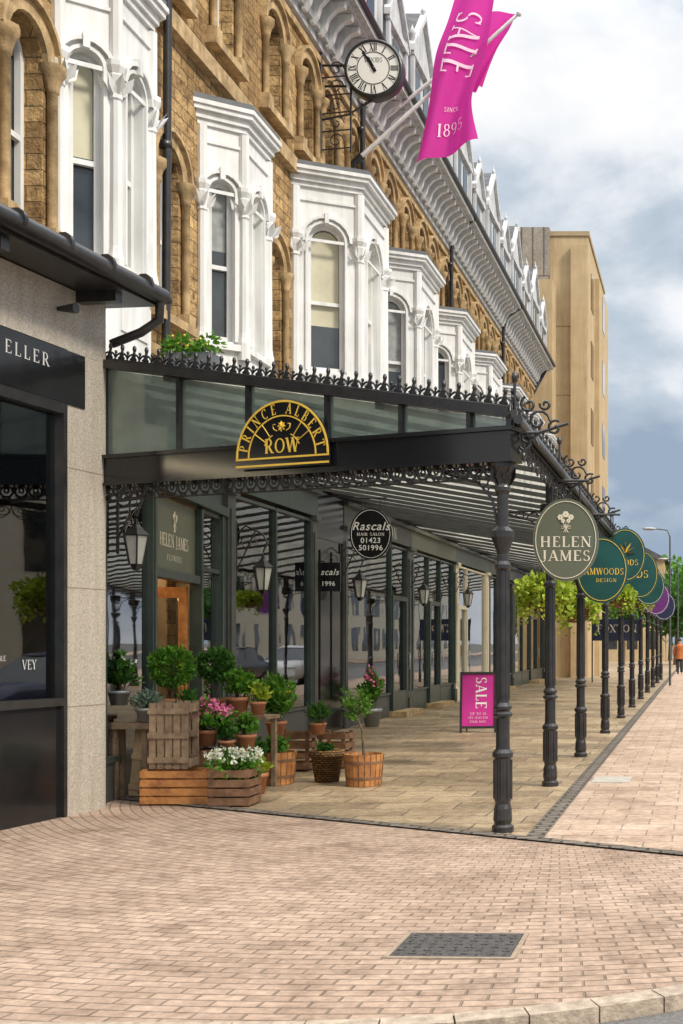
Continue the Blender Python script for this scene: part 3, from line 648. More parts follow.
# ================================================================ SHOPS ALONG STREET
F2=Fr((-6.6,0,0),(0,1,0))
def shop(a0,a1,label,mp,mf,text_=None,cuts=(),door=None,ms='frame',tm='cream',pw=.26):
    t=thing('shop_front',label,'shop',(-6.6,a0,0),'shop fronts along the covered walkway'); ZT=3.66
    for a in (a0,a1-pw):
        p=MB(); p.box(F2,a,a+pw,.35,ZT,-.3,.05); p.box(F2,a-.0,a+pw,0,.35,-.3,.09); p.box(F2,a-.0,a+pw,ZT,ZT+.08,-.3,.12)
        p.box(F2,a+.06,a+pw-.06,.5,ZT-.2,.05,.075)
        build('pilaster',p,M[mp],t)
    p=MB(); p.box(F2,a0,a1,ZT+.081,4.12,-.3,.06); p.box(F2,a0,a1,4.12,4.2,-.3,.14); build('fascia',p,M[mf],t)
    if text_:
        q=MB(); text(q,text_,F2.at((a0+a1)/2,3.93,.062),.24,1.2,.2); build('lettering',q,M[tm],t)
    l=a0+pw+.03; r=a1-pw-.03; xs=[l]+[l+(r-l)*c for c in cuts]+[r]; nb_=len(xs)-1
    p=MB(); bars(p,F2,xs,[.5,ZT],.045); build('window_frame',p,M[ms],t)
    for k in range(nb_):
        if door==k: continue
        build('stall_riser',MB().box(F2,xs[k]+.035,xs[k+1]-.035,0,.465,-.08,0),M[mp],t)
    for k in range(nb_):
        build('window_pane',MB().box(F2,xs[k]+.026,xs[k+1]-.026,.53,ZT-.03,-.03,-.02),M['glass'],t)
    if door is not None:
        a,b=xs[door]+.04,xs[door+1]-.04; p=MB()
        p.box(F2,a,a+.1,.12,2.6,-.02,.06); p.box(F2,b-.1,b,.12,2.6,-.02,.06); p.box(F2,a+.1,b-.1,.12,.534,-.02,.055); p.box(F2,a+.1,b-.1,2.5,2.6,-.02,.055)
        d=build('door',p,M[ms],t); build('door_handle',MB().tube([F2.p(b-.05,1.0,.07),F2.p(b-.05,1.0,.12),F2.p(b-.05,1.35,.12),F2.p(b-.05,1.35,.07)],.014,6),M['tin'],d)
        build('doorstep',MB().box(F2,a-.1,b+.1,.008,.119,-.05,.38),M['ashlar'],t)
    it=MB(); it.box(F2,a0,a1,0,3.75,-2.6,-2.5); it.box(F2,a0,a0+.03,0,3.72,-2.5,-.31); it.box(F2,a0+.03,a1,3.71,3.75,-2.5,-.31); it.box(F2,a0+.03,a1,0,.03,-2.5,-.1)
    build('interior',it,M['inter'],t)
    build('display_backdrop',MB().box(F2,a0+.3,a1-.2,.1,2.0,-1.3,-1.2),M['goods'],t); build('display_plinth',MB().box(F2,a0+.5,a1-.5,.45,.8,-.9,-.4),M['cream'],t)
    build('ceiling_light',MB().box(F2,a0+.5,a1-.5,3.62,3.66,-1.0,-.9),M['clight'],t)
    for k in range(3): build('pendant_bulb',MB().ell(F2.p(a0+.9+k*(a1-a0-1.2)/2.5,2.75,-.6-.2*k),(.05,.05,.05),7,5),M['bulb'],t)
    return t
shop(16.66,20.55,'glazed shop front with slim dark green frames directly behind the potted plants','char','frame',None,(.5,),None)
bpil=thing('shop_pillar','wide glossy black pillar between the slim framed windows and the salon','pillar',(-6.6,21.3,0))
b=MB(); b.box(F2,20.56,22.05,.4,3.4,-.3,.02); b.box(F2,20.56,22.05,0,.4,-.3,.06); b.box(F2,20.56,22.05,3.4,4.2,-.3,.05); build('pillar_core',b,M['blackp'],bpil)
for a in (20.75,21.4): build('panel_moulding',MB().box(F2,a,a+.45,.6,3.2,.02,.04),M['blackp'],bpil)
shop(22.06,27.2,'black and white hair salon front behind the hanging black oval sign','char','char','HAIR SALON',(.70,),1,'frame','wtext')
shop(27.21,32.2,'dark green shop front left of the cream pilaster','frame','sgreen',None,(.35,.65),1)
shop(32.21,37.2,'shop front with cream pilasters halfway down the covered walkway','cream','frame',None,(.3,),0,'cream',pw=.36)
shop(37.21,42.2,'charcoal shop front beyond the cream pilasters','char','char',None,(.3,.7),1)
shop(42.21,S_END,'farthest shop front of the covered walkway','frame','navy',None,(.25,.5,.75),2)
# vases of stems standing in the shop windows
for k,(sy,hh,lm) in enumerate(((17.4,.9,'lf2'),(19.3,.7,'lf1'),(23.4,.8,'lf2'))):
    t=thing('vase_of_stems',['vase of dark stems in the left pane of the slim framed shop','vase of pale green stems in the right pane of the slim framed shop','vase of dark stems on the salon window plinth'][k],'vase',(-7.2,sy,.8))
    build('vase',MB().lathe((-7.2,sy,.8),[(0,0),(.1,0),(.14,.15),(.07,.32),(.09,.36)],12),M['cream'],t); f=MB()
    for j in range(120):
        a=rnd.uniform(0,2*PI); r_=rnd.uniform(0,.25); f.leaf((-7.2+r_*math.cos(a),sy+r_*math.sin(a),1.2+rnd.uniform(0,hh)),.13,.03)
    build('stems',f,M[lm],t)
# ================================================================ CANOPY
cn=thing('glass_canopy','black cast iron and glass canopy covering the pavement along the shops','canopy',(-3.6,11,0))
E0=V((-5.78,11.62,0)); E1=V((-1.58,10.02,0)); EF=fr2(E0[:2],E1[:2]); EL=(E1-E0).length
BZ0,BZ1=3.13,3.36
b=MB(); b.box(EF,0,EL+.03,BZ0,BZ1,-.1,.06); b.box(EF,0,EL+.05,BZ1,BZ1+.035,-.12,.09); b.box(EF,0,EL+.05,BZ0-.03,BZ0,-.11,.08)
build('end_beam',b,M['blackp'],cn)
zl,zr=4.30,3.52
def vz(a): return zl+(zr-zl)*a/EL
b=MB(); xs=[.03]+[EF.ax(x) for x in (180,249,328,402,470)]+[EL]
for i,x in enumerate(xs): b.box(EF,x-.02,x+.02,BZ1+.041,max(vz(x)-.02,BZ1+.06),-.05,.03)
b.prism([EF.p(0,zl-.05,-.06),EF.p(EL,zr-.05,-.06),EF.p(EL,zr+.03,-.06),EF.p(0,zl+.03,-.06)],EF.N*.13)
build('verge_frame',b,M['iron'],cn)
for a,c in zip(xs,xs[1:]):
    build('glazing_panel',MB().prism([EF.p(a+.02,BZ1+.04,-.02),EF.p(c-.02,BZ1+.04,-.02),EF.p(c-.02,vz(c)-.06,-.02),EF.p(a+.02,vz(a)-.06,-.02)],EF.N*.008),M['vglass'],cn)
EX=-1.58; EZ=3.46; RZ=4.28; CE=51.0
def wallx(s): return -5.86-(s-11.72)*.1565 if s<16.45 else -6.6
gm=MB()
gm.face([(E0.x,E0.y,RZ),(EX,E1.y,EZ),(EX,16.45,EZ),(-6.58,16.45,RZ)]); gm.face([(-6.58,16.45,RZ),(EX,16.45,EZ),(EX,CE,EZ),(-6.58,CE,RZ)])
build('glass_roof',gm,M['cglass'],cn)
def endx(s): return E0.x+(E1.x-E0.x)*(s-E0.y)/(E1.y-E0.y)
s=10.5
while s<CE:
    x0=wallx(s) if s>=E0.y else endx(s); zz0=EZ+(RZ-EZ)*(EX-x0)/(EX+6.6 if s>16.45 else EX-wallx(max(s,E0.y)))
    zz0=min(zz0,RZ)
    m=MB(); w=.016; m.prism([(x0,s-w,zz0-.06),(EX,s-w,EZ-.06),(EX,s-w,EZ-.004),(x0,s-w,zz0-.004)],(0,2*w,0)); build('rafter',m,M['char'],cn)
    s+=.85 if s<26 else 1.5
b=MB(); FB=Fr((EX,0,0),(0,1,0))
b.box(FB,E1.y,CE,EZ-.07,EZ+.02,-.04,.03); b.tube([FB.p(E1.y-.05,EZ-.01,.07),FB.p(CE,EZ-.01,.07)],.04,8)
build('eaves_beam',b,M['iron'],cn)
def crest(mb,F,x,w,h,full=True):
    r=.011
    for s in (-1,1):
        pts=[]
        for k in range(9):
            a=k/8*1.5*PI; rr=.27*w*(1-k/8*.62)
            pts.append(F.p(x+s*(.25*w+rr*math.cos(a)),h*.38+rr*1.1*math.sin(a-.6)))
        mb.tube(pts,r,4,False)
        mb.tube([F.p(x+s*.02,h*.05),F.p(x+s*.09*w,h*.5),F.p(x,h*.95)],r,4,False)
    mb.tube([F.p(x,0),F.p(x,h*1.05)],r,4,False)
    c=F.p(x,h*1.05); mb.ell(c,(.02,.02,.035),5,4)
    mb.tube([F.p(x+w/2,0),F.p(x+w/2,h*.7)],r*.9,4,False); mb.ell(F.p(x+w/2,h*.72),(.016,.016,.02),5,3)
def frieze(mb,F,x,w,h,r=.010):
    mb.tube([F.p(x+w*.5+w*.42*math.cos(a*PI/5),-h*.45+h*.42*math.sin(a*PI/5)) for a in range(11)],r,4,False)
    mb.tube([F.p(x+w*.5+w*.17*math.cos(a*PI/3),-h*.35+h*.2*math.sin(a*PI/3)) for a in range(7)],r,4,False)
    mb.tube([F.p(x,0),F.p(x+w*.08,-h*.6),F.p(x+w*.3,-h*.95),F.p(x+w*.5,-h*1.1)],r,4,False)
    mb.tube([F.p(x+w,0),F.p(x+w*.92,-h*.6),F.p(x+w*.7,-h*.95),F.p(x+w*.5,-h*1.1)],r,4,False)
cr=MB(); vr=(EF.p(EL,zr)-EF.p(0,zl)).normalized(); VF=Fr(EF.p(0,zl+.03,.0),vr,UP-vr*UP.dot(vr)); n=30; L=(EF.p(EL,zr)-EF.p(0,zl)).length
for k in range(n): crest(cr,VF,(k+.5)*L/n,L/n,.13)
cr.tube([VF.p(0,.01),VF.p(L,.01)],.018,5)
build('end_cresting',cr,M['iron'],cn)
fz=MB(); n=34
for k in range(n): frieze(fz,EF.at(0,BZ0-.03,0),k*EL/n,EL/n,.12)
fz.tube([EF.p(0,BZ0-.16,0),EF.p(EL,BZ0-.16,0)],.008,4)
build('end_frieze',fz,M['iron'],cn)
cr=MB(); y=E1.y+.1; FC=FB.at(0,EZ+.02,0)
while y<30: crest(cr,FC,y,.28,.22); y+=.28
while y<CE: crest(cr,FC,y,.56,.22); y+=.56
build('eaves_cresting',cr,M['iron'],cn)
fz=MB(); y=E1.y; FC=FB.at(0,EZ-.07,0)
while y<30: frieze(fz,FC,y,.30,.16,.008); y+=.30
while y<CE: frieze(fz,FC,y,.6,.16,.008); y+=.6
build('eaves_frieze',fz,M['iron'],cn)
posts=[10.1,13.3,16.7,21.0,25.2,29.3,33.6,37.9,42.2,46.5,50.8]
PX=-1.66
pc=MB(); q_=.88
pc.lathe((PX,posts[0],0),[(r*q_,z) for r,z in [(.0,.0),(.105,.0),(.105,.05),(.08,.07),(.092,.11),(.085,.2),(.072,.24),(.080,.27),(.080,.62),(.100,.64),(.100,.67),(.07,.70),(.066,.74),(.066,.96),(.092,.98),(.092,1.0),(.07,1.02),(.086,1.04),(.086,1.06),(.062,1.09),(.06,1.12),(.058,2.0),(.054,2.20),(.080,2.22),(.080,2.25),(.056,2.28),(.054,2.34),(.085,2.42),(.112,2.48),(.112,2.53),(.056,2.57),(.054,2.84),(.076,2.87),(.076,2.90),(.062,2.93),(.085,3.0),(.13,3.07),(.13,3.12),(.06,3.14),(.06,3.38)]],16,False)
for k in range(8):
    a=k*PI/4; ca,sa=math.cos(a)*q_,math.sin(a)*q_
    pc.tube([(PX+.077*ca,posts[0]+.077*sa,.28),(PX+.077*ca,posts[0]+.077*sa,.61)],.014,4); pc.tube([(PX+.058*ca,posts[0]+.058*sa,1.12),(PX+.054*ca,posts[0]+.054*sa,2.20)],.010,4)
    pc.leaf((PX+.06*ca,posts[0]+.06*sa,2.90),.20,.045,V((ca*.35,sa*.35,1)).normalized())
col0=build('column',pc,M['iron'],cn)
def scroll(mb,x,y,dx,dy,z,L=.62,hh=.55):
    d=V((dx,dy,0)); o=V((x,y,0))
    P=lambda a,b: o+d*a+V((0,0,b))
    mb.tube([P(.05,z-hh),P(.10,z-hh*.55),P(.24,z-hh*.25),P(L*.7,z-.08),P(L,z-.02)],.013,5)
    for (cx,cz,r,s) in ((.2,z-.12,.10,1),(L*.62,z-.0-.05,.06,-1),(.09,z-hh*.55+.06,.06,1)):
        mb.tube([P(cx+r*(1-k/14)*math.cos(s*k*.6),cz+r*(1-k/14)*math.sin(s*k*.6)) for k in range(12)],.009,4)
    mb.tube([P(.05,z-.02),P(L,z-.02)],.012,4)
sb_=MB()
ed=(E0-E1).normalized()
for dx,dy in ((0,1),(ed.x,ed.y)): scroll(sb_,PX,posts[0],dx,dy,3.08,.6,.5)
scroll(sb_,PX,posts[0],1,0,3.38,.32,.45)
for k,(cx,cz,r) in enumerate(((.20,3.46,.10),(.34,3.40,.07),(.12,3.60,.075),(.26,3.60,.05))):
    sb_.tube([(PX+.1+cx+r*(1-j/16)*math.cos(j*.55+k),posts[0],cz+r*(1-j/16)*math.sin(j*.55+k)) for j in range(14)],.012,4)
sb_.tube([(PX+.1,posts[0],3.36),(PX+.3,posts[0],3.36),(PX+.55,posts[0],3.44)],.014,4); sb_.tube([(PX+.1,posts[0],3.38),(PX+.1,posts[0],3.80)],.014,5); sb_.ell((PX+.1,posts[0],3.83),(.03,.03,.05),6,4)
build('scroll_bracket',sb_,M['iron'],col0)
for s in posts[1:]:
    c=col0.copy(); C.objects.link(c); c.location=(0,s-posts[0],0)
    for g in col0.children:
        d=g.copy(); C.objects.link(d); d.parent=c
# plaque
pax=EF.ax(291); PF=EF.at(pax,3.26,.10); RX,RY=.51,.50
pl=MB(); pts=[PF.p(RX*math.cos(PI*k/28),RY*math.sin(PI*k/28)) for k in range(29)]; pl.prism(pts,PF.N*.02); pl.box(PF,-RX,RX,-.10,-.001,0,.02); pq=build('name_plaque',pl,M['blackp'],cn)
gl=MB()
def hoop(mb,F,R,ry,a0,a1,w,d,n=22):
    for i in range(n):
        A=[math.radians(a0+(a1-a0)*(i+j)/n) for j in (0,1)]
        mb.prism([F.p((R-w/2)*math.cos(A[0]),(ry-w/2)*math.sin(A[0]),d),F.p((R+w/2)*math.cos(A[0]),(ry+w/2)*math.sin(A[0]),d),F.p((R+w/2)*math.cos(A[1]),(ry+w/2)*math.sin(A[1]),d),F.p((R-w/2)*math.cos(A[1]),(ry-w/2)*math.sin(A[1]),d)],F.N*.006)
hoop(gl,PF,RX-.010,RY-.010,0,180,.018,.021,28); hoop(gl,PF,RX-.14,RY-.14,0,180,.012,.021)
for a in (36,54,126,144): 
    ar=math.radians(a); gl.tube([PF.p(.225*math.cos(ar),.225*math.sin(ar),.026),PF.p((RX-.145)*math.cos(ar),(RY-.145)*math.sin(ar),.026)],.005,4)
hoop(gl,PF,.215,.215,28,62,.008,.021,5); hoop(gl,PF,.215,.215,118,152,.008,.021,5)
gl.box(PF,-RX,RX,-.02,-.004,.021,.028); gl.box(PF,-RX+.0,RX-.0,-.085,-.068,.021,.028)
for k in range(8):
    a=k*PI/4; gl.leaf(PF.p(0,.265,.028),.05,.016,PF.R*math.cos(a)+PF.U*math.sin(a))
for s in (-1,1): gl.tube([PF.p(s*.05,.225,.026),PF.p(s*.09,.245,.026),PF.p(s*.095,.285,.026),PF.p(s*.07,.285,.026)],.005,4)
build('plaque_trim',gl,M['gold'],pq)
tx=MB(); s_='PRINCE ALBERT'; h_=.095; tot=twid(s_,h_,.82,.22); x=0; RR=RX-.078
for c in s_:
    w=GL[c][0]*h_*.82; a=math.radians(173-166*(x+w/2)/tot)
    u=(PF.R*(math.cos(a))+PF.U*math.sin(a)).normalized(); r=(PF.R*math.sin(a)-PF.U*math.cos(a)).normalized()
    glyph(tx,c,Fr(PF.p(RR*math.cos(a),(RR-.005)*math.sin(a),.021),r,u),-w/2,-h_/2,h_,.003,.82,1.3); x+=w+.22*h_
text(tx,'ROW',PF.at(0,.095,.021),.13,1.0,.1,bold=1.25)
build('lettering',tx,M['gold'],pq)
# ================================================================ SIGNS
WX=V((1,0,0))
def oval(name,label,cx,cy,s,rx,ry,mb_,rim='gold',group='oval signs hanging beside the canopy posts',hang=3.34):
    t=tt(cx,s); z=zz(cy,s); th=thing(name,label,'hanging sign',(t,s,z),group); F=Fr((t,s,z),WX)
    b=MB(); n=40; pts=[F.p(rx*math.cos(2*PI*k/n),ry*math.sin(2*PI*k/n),-.02) for k in range(n)]; b.prism(pts,F.N*.04); build('board',b,M[mb_],th)
    h=MB(); hoop(h,F,rx-.03,ry-.03,0,360,.008,.0205,36); build('border',h,M[rim],th)
    h=MB()
    for sx in (-.15,.15): h.tube([F.p(sx,ry*.9),F.p(sx,hang-z)],.008,5)
    h.tube([F.p(-.25,hang-z),F.p(.25,hang-z)],.015,5)
    build('hanger',h,M['iron'],th)
    return th,F
th,F=oval('oval_sign','sage green oval sign with cream lettering, nearest of the hanging signs',566,540,12.95,.355,.445,'sgreen','cream')
tx=MB(); text(tx,'HELEN',F.at(0,-.02,.021),.115,1.15,.14,bold=1.1); text(tx,'JAMES',F.at(0,-.17,.021),.115,1.15,.14,bold=1.1)
bouquet(tx,F.at(0,.20,.021),.22)
build('lettering',tx,M['cream'],th)
th,F=oval('oval_sign','dark teal oval sign half hidden behind the sage green one',602,570,16.4,.36,.45,'steal')
tx=MB(); text(tx,'AMWOODS',F.at(.03,-.02,.021),.09,.9,.1); text(tx,'DESIGN',F.at(.06,-.14,.021),.05,1.1,.2); build('lettering',tx,M['gold'],th)
th,F=oval('oval_sign','teal oval sign with a gold leaf emblem, hung highest of the teal ones',625,555,20.7,.36,.46,'steal')
tx=MB()
for k in range(7): tx.leaf(F.p(0,.03,.024),.2,.035,F.R*math.cos(PI*k/6)+F.U*math.sin(PI*k/6))
text(tx,'WOODS',F.at(.0,-.13,.021),.1,1,.1); build('lettering',tx,M['gold'],th)
th,F=oval('oval_sign','teal oval sign third in the row, edged in gold and lettered',640,574,24.9,.38,.50,'steal'); tx=MB(); text(tx,'DS',F.at(.05,0,.021),.16,1,.1); build('lettering',tx,M['gold'],th)
th,F=oval('oval_sign','small far teal oval sign just before the purple one',649,586,29.0,.38,.46,'steal','cream')
th,F=oval('oval_sign','purple oval sign far down the row of canopy posts',656,598,33.2,.38,.46,'purple','wtext')
th,F=oval('oval_sign','farthest dark oval sign in the row, beyond the purple one',664,606,37.5,.36,.44,'navy','wtext')
G3='dark signs hanging under the canopy'
th,F=oval('hair_salon_sign','black oval hair salon sign with white script hanging under the canopy',371,534,19.6,.345,.42,'blackp','wtext',G3,3.95)
script('Rascals',F.at(0,.12,.018),.19,M['wtext'],th,.3); tx=MB(); text(tx,'HAIR SALON',F.at(0,-.005,.021),.05,1.1,.15,bold=1.3); build('lettering',tx,M['wtext'],th)
script('01423',F.at(0,-.11,.018),.12,M['wtext'],th,0); script('501996',F.at(0,-.23,.018),.12,M['wtext'],th,0)
th,F=oval('hair_salon_sign','smaller black oval sign hanging left of the white script one',311,536,24.0,.20,.42,'blackp','wtext',G3,3.95)
tx=MB(); text(tx,'HAIR',F.at(0,.05,.021),.09,.9,.1); text(tx,'SALON',F.at(0,-.08,.021),.08,.8,.1); build('lettering',tx,M['wtext'],th)
t=thing('projecting_board','square black board with white script beside the black pilaster','hanging sign',(tt(325,20.8),20.8,zz(577,20.8)),G3)
F=Fr((tt(325,20.8),20.8,zz(577,20.8)),WX); build('board',MB().box(F,-.27,.27,-.25,.25,-.02,.02),M['blackp'],t); script('Rascals',F.at(0,.08,.018),.15,M['wtext'],t,.3); script('501996',F.at(0,-.12,.018),.11,M['wtext'],t,0)
build('bracket',MB().box(F,-.60,.0,.26,.28,-.01,.01).box(F,-.60,-.28,-.2,.259,-.01,.01),M['iron'],t)
nb=thing('navy_banner','navy banner with pale lettering across the far end of the walkway','banner',(tt(617,49),49,1))
F=Fr((tt(617,47),47,zz(630,47)),WX); build('cloth',MB().box(F,-.95,.95,-.42,.42,-.01,.01),M['navy'],nb); tx=MB(); text(tx,'FOXTON',F.at(0,.06,.011),.3,1,.1); build('lettering',tx,M['cream'],nb)
for sx in (-.97,.97): build('banner_post',MB().tube([F.p(sx,-2.05),F.p(sx,.45)],.03,6),M['iron'],nb)
# A-board
ax,ay=gp(478,733); ab=thing('pavement_sign','magenta sale board in a black frame standing on the flagstones','pavement sign',(ax,ay,0))
tl=math.radians(9); AF=Fr((ax,ay,0),(1,.12,0)); AU=(AF.U*math.cos(tl)-AF.N*math.sin(tl)); AF=Fr((ax,ay,.0),(1,.12,0),AU)
fm_=MB()
for x0,x1,y0,y1 in ((-.32,-.28,0,1.08),(.28,.32,0,1.08),(-.28,.28,1.04,1.08),(-.28,.28,.08,.12)): fm_.box(AF,x0,x1,y0,y1,-.02,.02)
fm_.tube([AF.p(-.28,1.06,-.03),(AF.p(-.28,0,-.0)+V((0,.45,0)))],.015,5); fm_.tube([AF.p(.28,1.06,-.03),(AF.p(.28,0,-.0)+V((0,.45,0)))],.015,5)
build('frame',fm_,M['iron'],ab); build('poster',MB().box(AF,-.28,.28,.12,1.04,-.012,.0),M['mag'],ab)
tx=MB(); FF=Fr(AF.p(.05,.71,.001),-AF.U,AF.R); text(tx,'SALE',FF,.19,.98,.1,bold=1.1); text(tx,'UP TO 50',AF.at(0,.34,.001),.045,1,.15); text(tx,'OFF SELECTED',AF.at(0,.27,.001),.035,1,.15); text(tx,'FINAL DAYS',AF.at(0,.20,.001),.035,1,.15); build('lettering',tx,M['wtext'],ab)
# ================================================================ LANTERNS
def lantern(label,px,py,s,sc_=1.0):
    t=tt(px,s); z=zz(py,s); th=thing('wall_lantern',label,'lantern',(t,s,z),'wall lanterns on scroll brackets along the shops'); o=V((t,s,z))
    def P(p): return [(r*sc_,zc*sc_) for r,zc in p]
    c=MB(); c.lathe(o,P([(.0,.34),(.02,.33),(.03,.27),(.075,.23),(.10,.2),(.15,.155),(.15,.14),(.0,.14)]),6,False); c.lathe(o,P([(.0,-.24),(.04,-.23),(.06,-.19),(.075,-.17),(.0,-.168)]),6,False)
    for k in range(6):
        a=2*PI*k/6; ca,sa=math.cos(a),math.sin(a); c.tube([o+V((.135*ca,.135*sa,.14))*sc_,o+V((.075*ca,.075*sa,-.17))*sc_],.009*sc_,4)
    build('cage',c,M['iron'],th); g=MB(); g.lathe(o,P([(.128,.138),(.07,-.165)]),6,False); build('lamp_glass',g,M['lampg'],th)
    wx=wallx(s)+.03; a=MB(); top=o+V((0,0,.36*sc_))
    a.tube([V((wx,s,z+.62)),V((wx+(t-wx)*.35,s,z+.74)),V((t,s,z+.62)),V((t+.06,s,z+.5)),top],.013,6)
    a.tube([V((wx,s,z+.1)),V((wx+.12,s,z+.35)),V((wx+(t-wx)*.7,s,z+.66))],.011,6)
    cc=V((wx+(t-wx)*.42,s,z+.5)); a.tube([cc+V((.13*(1-k/16)*math.cos(k*.6),0,.13*(1-k/16)*math.sin(k*.6))) for k in range(15)],.009,5)
    a.tube([(wx,s,z-.05),(wx,s,z+.8)],.016,5)
    build('bracket',a,M['iron'],th)
lantern('black wall lantern on a scroll bracket nearest the granite pillar',136,549,12.15,.92)
lantern('black wall lantern beside the slim framed windows above the potted plants',263,578,17.0)
lantern('black wall lantern below the black oval salon sign',360,588,21.9)
lantern('small wall lantern between the dark green pilaster and the cream pilaster',424,596,27.1)
lantern('tiny wall lantern beyond the cream pilaster under the canopy',468,599,32.1)
# ================================================================ CLOCK
cs_=22.0; ct,cz=tt(375,cs_),zz(71,cs_); ck=thing('projecting_clock','round white clock with roman numerals on a black scrolled wall bracket','clock',(ct,cs_,cz)); F=Fr((ct,cs_,cz),WX); r=.52
b=MB(); n=40
b.grid([[F.p(rr*math.cos(2*PI*k/n),rr*math.sin(2*PI*k/n),d) for k in range(n)] for rr,d in ((r-.05,.10),(r-.04,.14),(r,.13),(r+.02,.1),(r+.02,-.1),(r,-.13),(r-.04,-.14),(r-.05,-.1))],True)
build('case',b,M['iron'],ck)
b=MB(); b.prism([F.p((r-.03)*math.cos(2*PI*k/n),(r-.03)*math.sin(2*PI*k/n),-.115) for k in range(n)],F.N*.23); fc=build('dial',b,M['fclk'],ck)
b=MB()
for k,nn in enumerate(['XII','I','II','III','IV','V','VI','VII','VIII','IX','X','XI']):
    a=math.radians(90-30*k); u=F.R*math.cos(a)+F.U*math.sin(a); rr=F.R*math.sin(a)-F.U*math.cos(a)
    text(b,nn,Fr(F.p(.385*math.cos(a),.385*math.sin(a),.116),rr,u),.14,.62,.02,bold=1.5)
hoop(b,F,.295,.295,0,360,.012,.116,32); text(b,'WOODS',F.at(0,.15,.116),.09,.8)
build('numerals',b,M['blackp'],ck)
b=MB()
for ang,l,w in ((327,.38,.02),(331,.25,.03)):
    a=math.radians(90-ang); d=F.R*math.cos(a)+F.U*math.sin(a); q=F.R*math.sin(a)-F.U*math.cos(a); o=F.p(0,0,.124 if l>.3 else .128)
    b.face([o-d*.08-q*w,o+d*l*.8-q*w,o+d*l,o+d*l*.8+q*w,o-d*.08+q*w])
b.ell(F.p(0,0,.125),(.03,.02,.03),8,5)
build('hands',b,M['blackp'],ck)
b=MB(); x0=TW+.05-ct
for sg in (-.28,.1): b.tube([F.p(x0,sg),F.p(-r,sg)],.022,6)
b.tube([F.p(x0,-1.5),F.p(x0,.5)],.03,6); b.tube([F.p(x0+.55,-1.5),F.p(x0+.55,.3)],.02,6)
for k in range(5): 
    z0=-1.45+k*.33; b.tube([F.p(x0,z0),F.p(x0+.55,z0+.05)],.014,5); b.tube([F.p(x0+.28+.15*(1-j/14)*math.cos(j*.7),z0+.17+.15*(1-j/14)*math.sin(j*.7)) for j in range(12)],.013,4)
b.tube([F.p(x0,-.9),F.p(x0+.5,-.8),F.p(-.05,-r-.02)],.02,5)
build('bracket',b,M['iron'],ck)
# ================================================================ FLAGS
M['flet']=mat('flag_lettering',(.92,.68,.80),(.88,.62,.75),3,.8)
def flag(label,s,bx,by,tx_,ty,Ledge,Redge,lett):
    th=thing('flag',label,'flag',(tt(bx,s),s,zz(by,s)),'magenta flags on the facade poles')
    a=V((tt(bx,s),s,zz(by,s))); b=V((tt(tx_,s),s,zz(ty,s)))
    p=MB(); p.tube([a-(b-a)*.08,b],[.05,.032],8); p.ell(b+V((.04,0,.03)),(.06,.06,.06),8,5); build('pole',p,M['white'],th)
    build('pole_socket',MB().tube([a-(b-a)*.1,a+(b-a)*.06],.075,8),M['iron'],th)
    def interp(E,u):
        u=min(max(u,0),1); x=u*(len(E)-1); i=min(int(x),len(E)-2); g=x-i
        P=[E[max(i-1,0)],E[i],E[i+1],E[min(i+2,len(E)-1)]]
        return tuple(.5*((2*P[1][k])+(-P[0][k]+P[2][k])*g+(2*P[0][k]-5*P[1][k]+4*P[2][k]-P[3][k])*g*g+(-P[0][k]+3*P[1][k]-3*P[2][k]+P[3][k])*g**3) for k in (0,1))
    def pt(u,v,d=0):
        l=interp(Ledge,u); r_=interp(Redge,u); x=l[0]*(1-v)+r_[0]*v; y=l[1]*(1-v)+r_[1]*v
        ss=s-.12+.11*math.sin(v*8+u*4)*(.4+u)-d
        return V((tt(x,s),ss,zz(y,s)))
    rows=[[pt(i/40,j/24) for j in range(25)] for i in range(41)]
    m=MB(); m.grid(rows,False,True); build('cloth',m,M['flagc'],th)
    if lett:
        q=MB()
        class CF:
            sub=10
            def __init__(s_,u0,v0,du,dv): s_.a=(u0,v0,du,dv)
            def p(s_,x,y,z=0):
                u0,v0,du,dv=s_.a; return pt(u0+x*du[0]+y*du[1],v0+x*dv[0]+y*dv[1],.03+z)
        text(q,'SALE',CF(.42,.50,(.25,0),(0,1.0)),.60,.80,.12,bold=1.0)
        text(q,'1895',CF(.86,.52,(-.04,-.25),(.95,.0)),.21,.95,.1,bold=1.1)
        text(q,'SINCE',CF(.775,.52,(-.04,-.25),(.95,.0)),.08,.95,.15,bold=1.1)
        build('lettering',q,M['flet'],th)
    return th
flag('magenta flag with sale lettering flying from the upper wall pole',24.0,352,165,517,15,[(466,-34),(450,18),(436,56),(430,108),(420,167)],[(498,-22),(492,20),(486,62),(474,104),(480,143)],True)
flag('smaller magenta flag half hidden behind the lettered one',25.6,344,152,503,22,[(474,14),(476,40),(472,66),(466,92)],[(516,16),(510,32),(498,56),(484,92)],False)
# ================================================================ MODERN BLOCK
mb2=thing('office_block','plain tan concrete office block with flat roof beyond the terrace','building',(-8,55,0))
s0=54.0; xr=tt(588,s0); zt=zz(236,s0)
FM=Fr((xr,s0,0),WX); wdt=tt(550,s0)-xr; DP=9.0
build('walls',MB().box(FM,wdt-3.2,0,0,zt,-DP,0),M['tan'],mb2)
build('front_bay',MB().box(FM,-.75,-.02,0,zt-.5,.0,.3),M['tan'],mb2)
m=MB()
for z in (6.5,9.6,12.7,15.8): m.box(FM,wdt,-.76,z,z+.05,0,.02)
build('wall_joints',m,M['tan2'],mb2)
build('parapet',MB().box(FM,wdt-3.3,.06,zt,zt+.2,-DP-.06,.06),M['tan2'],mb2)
FS=Fr((xr,s0,0),(0,1,0))
build('side_bay',MB().box(FS,3.4,DP-.1,0,zt-.9,0,.22),M['tan'],mb2)
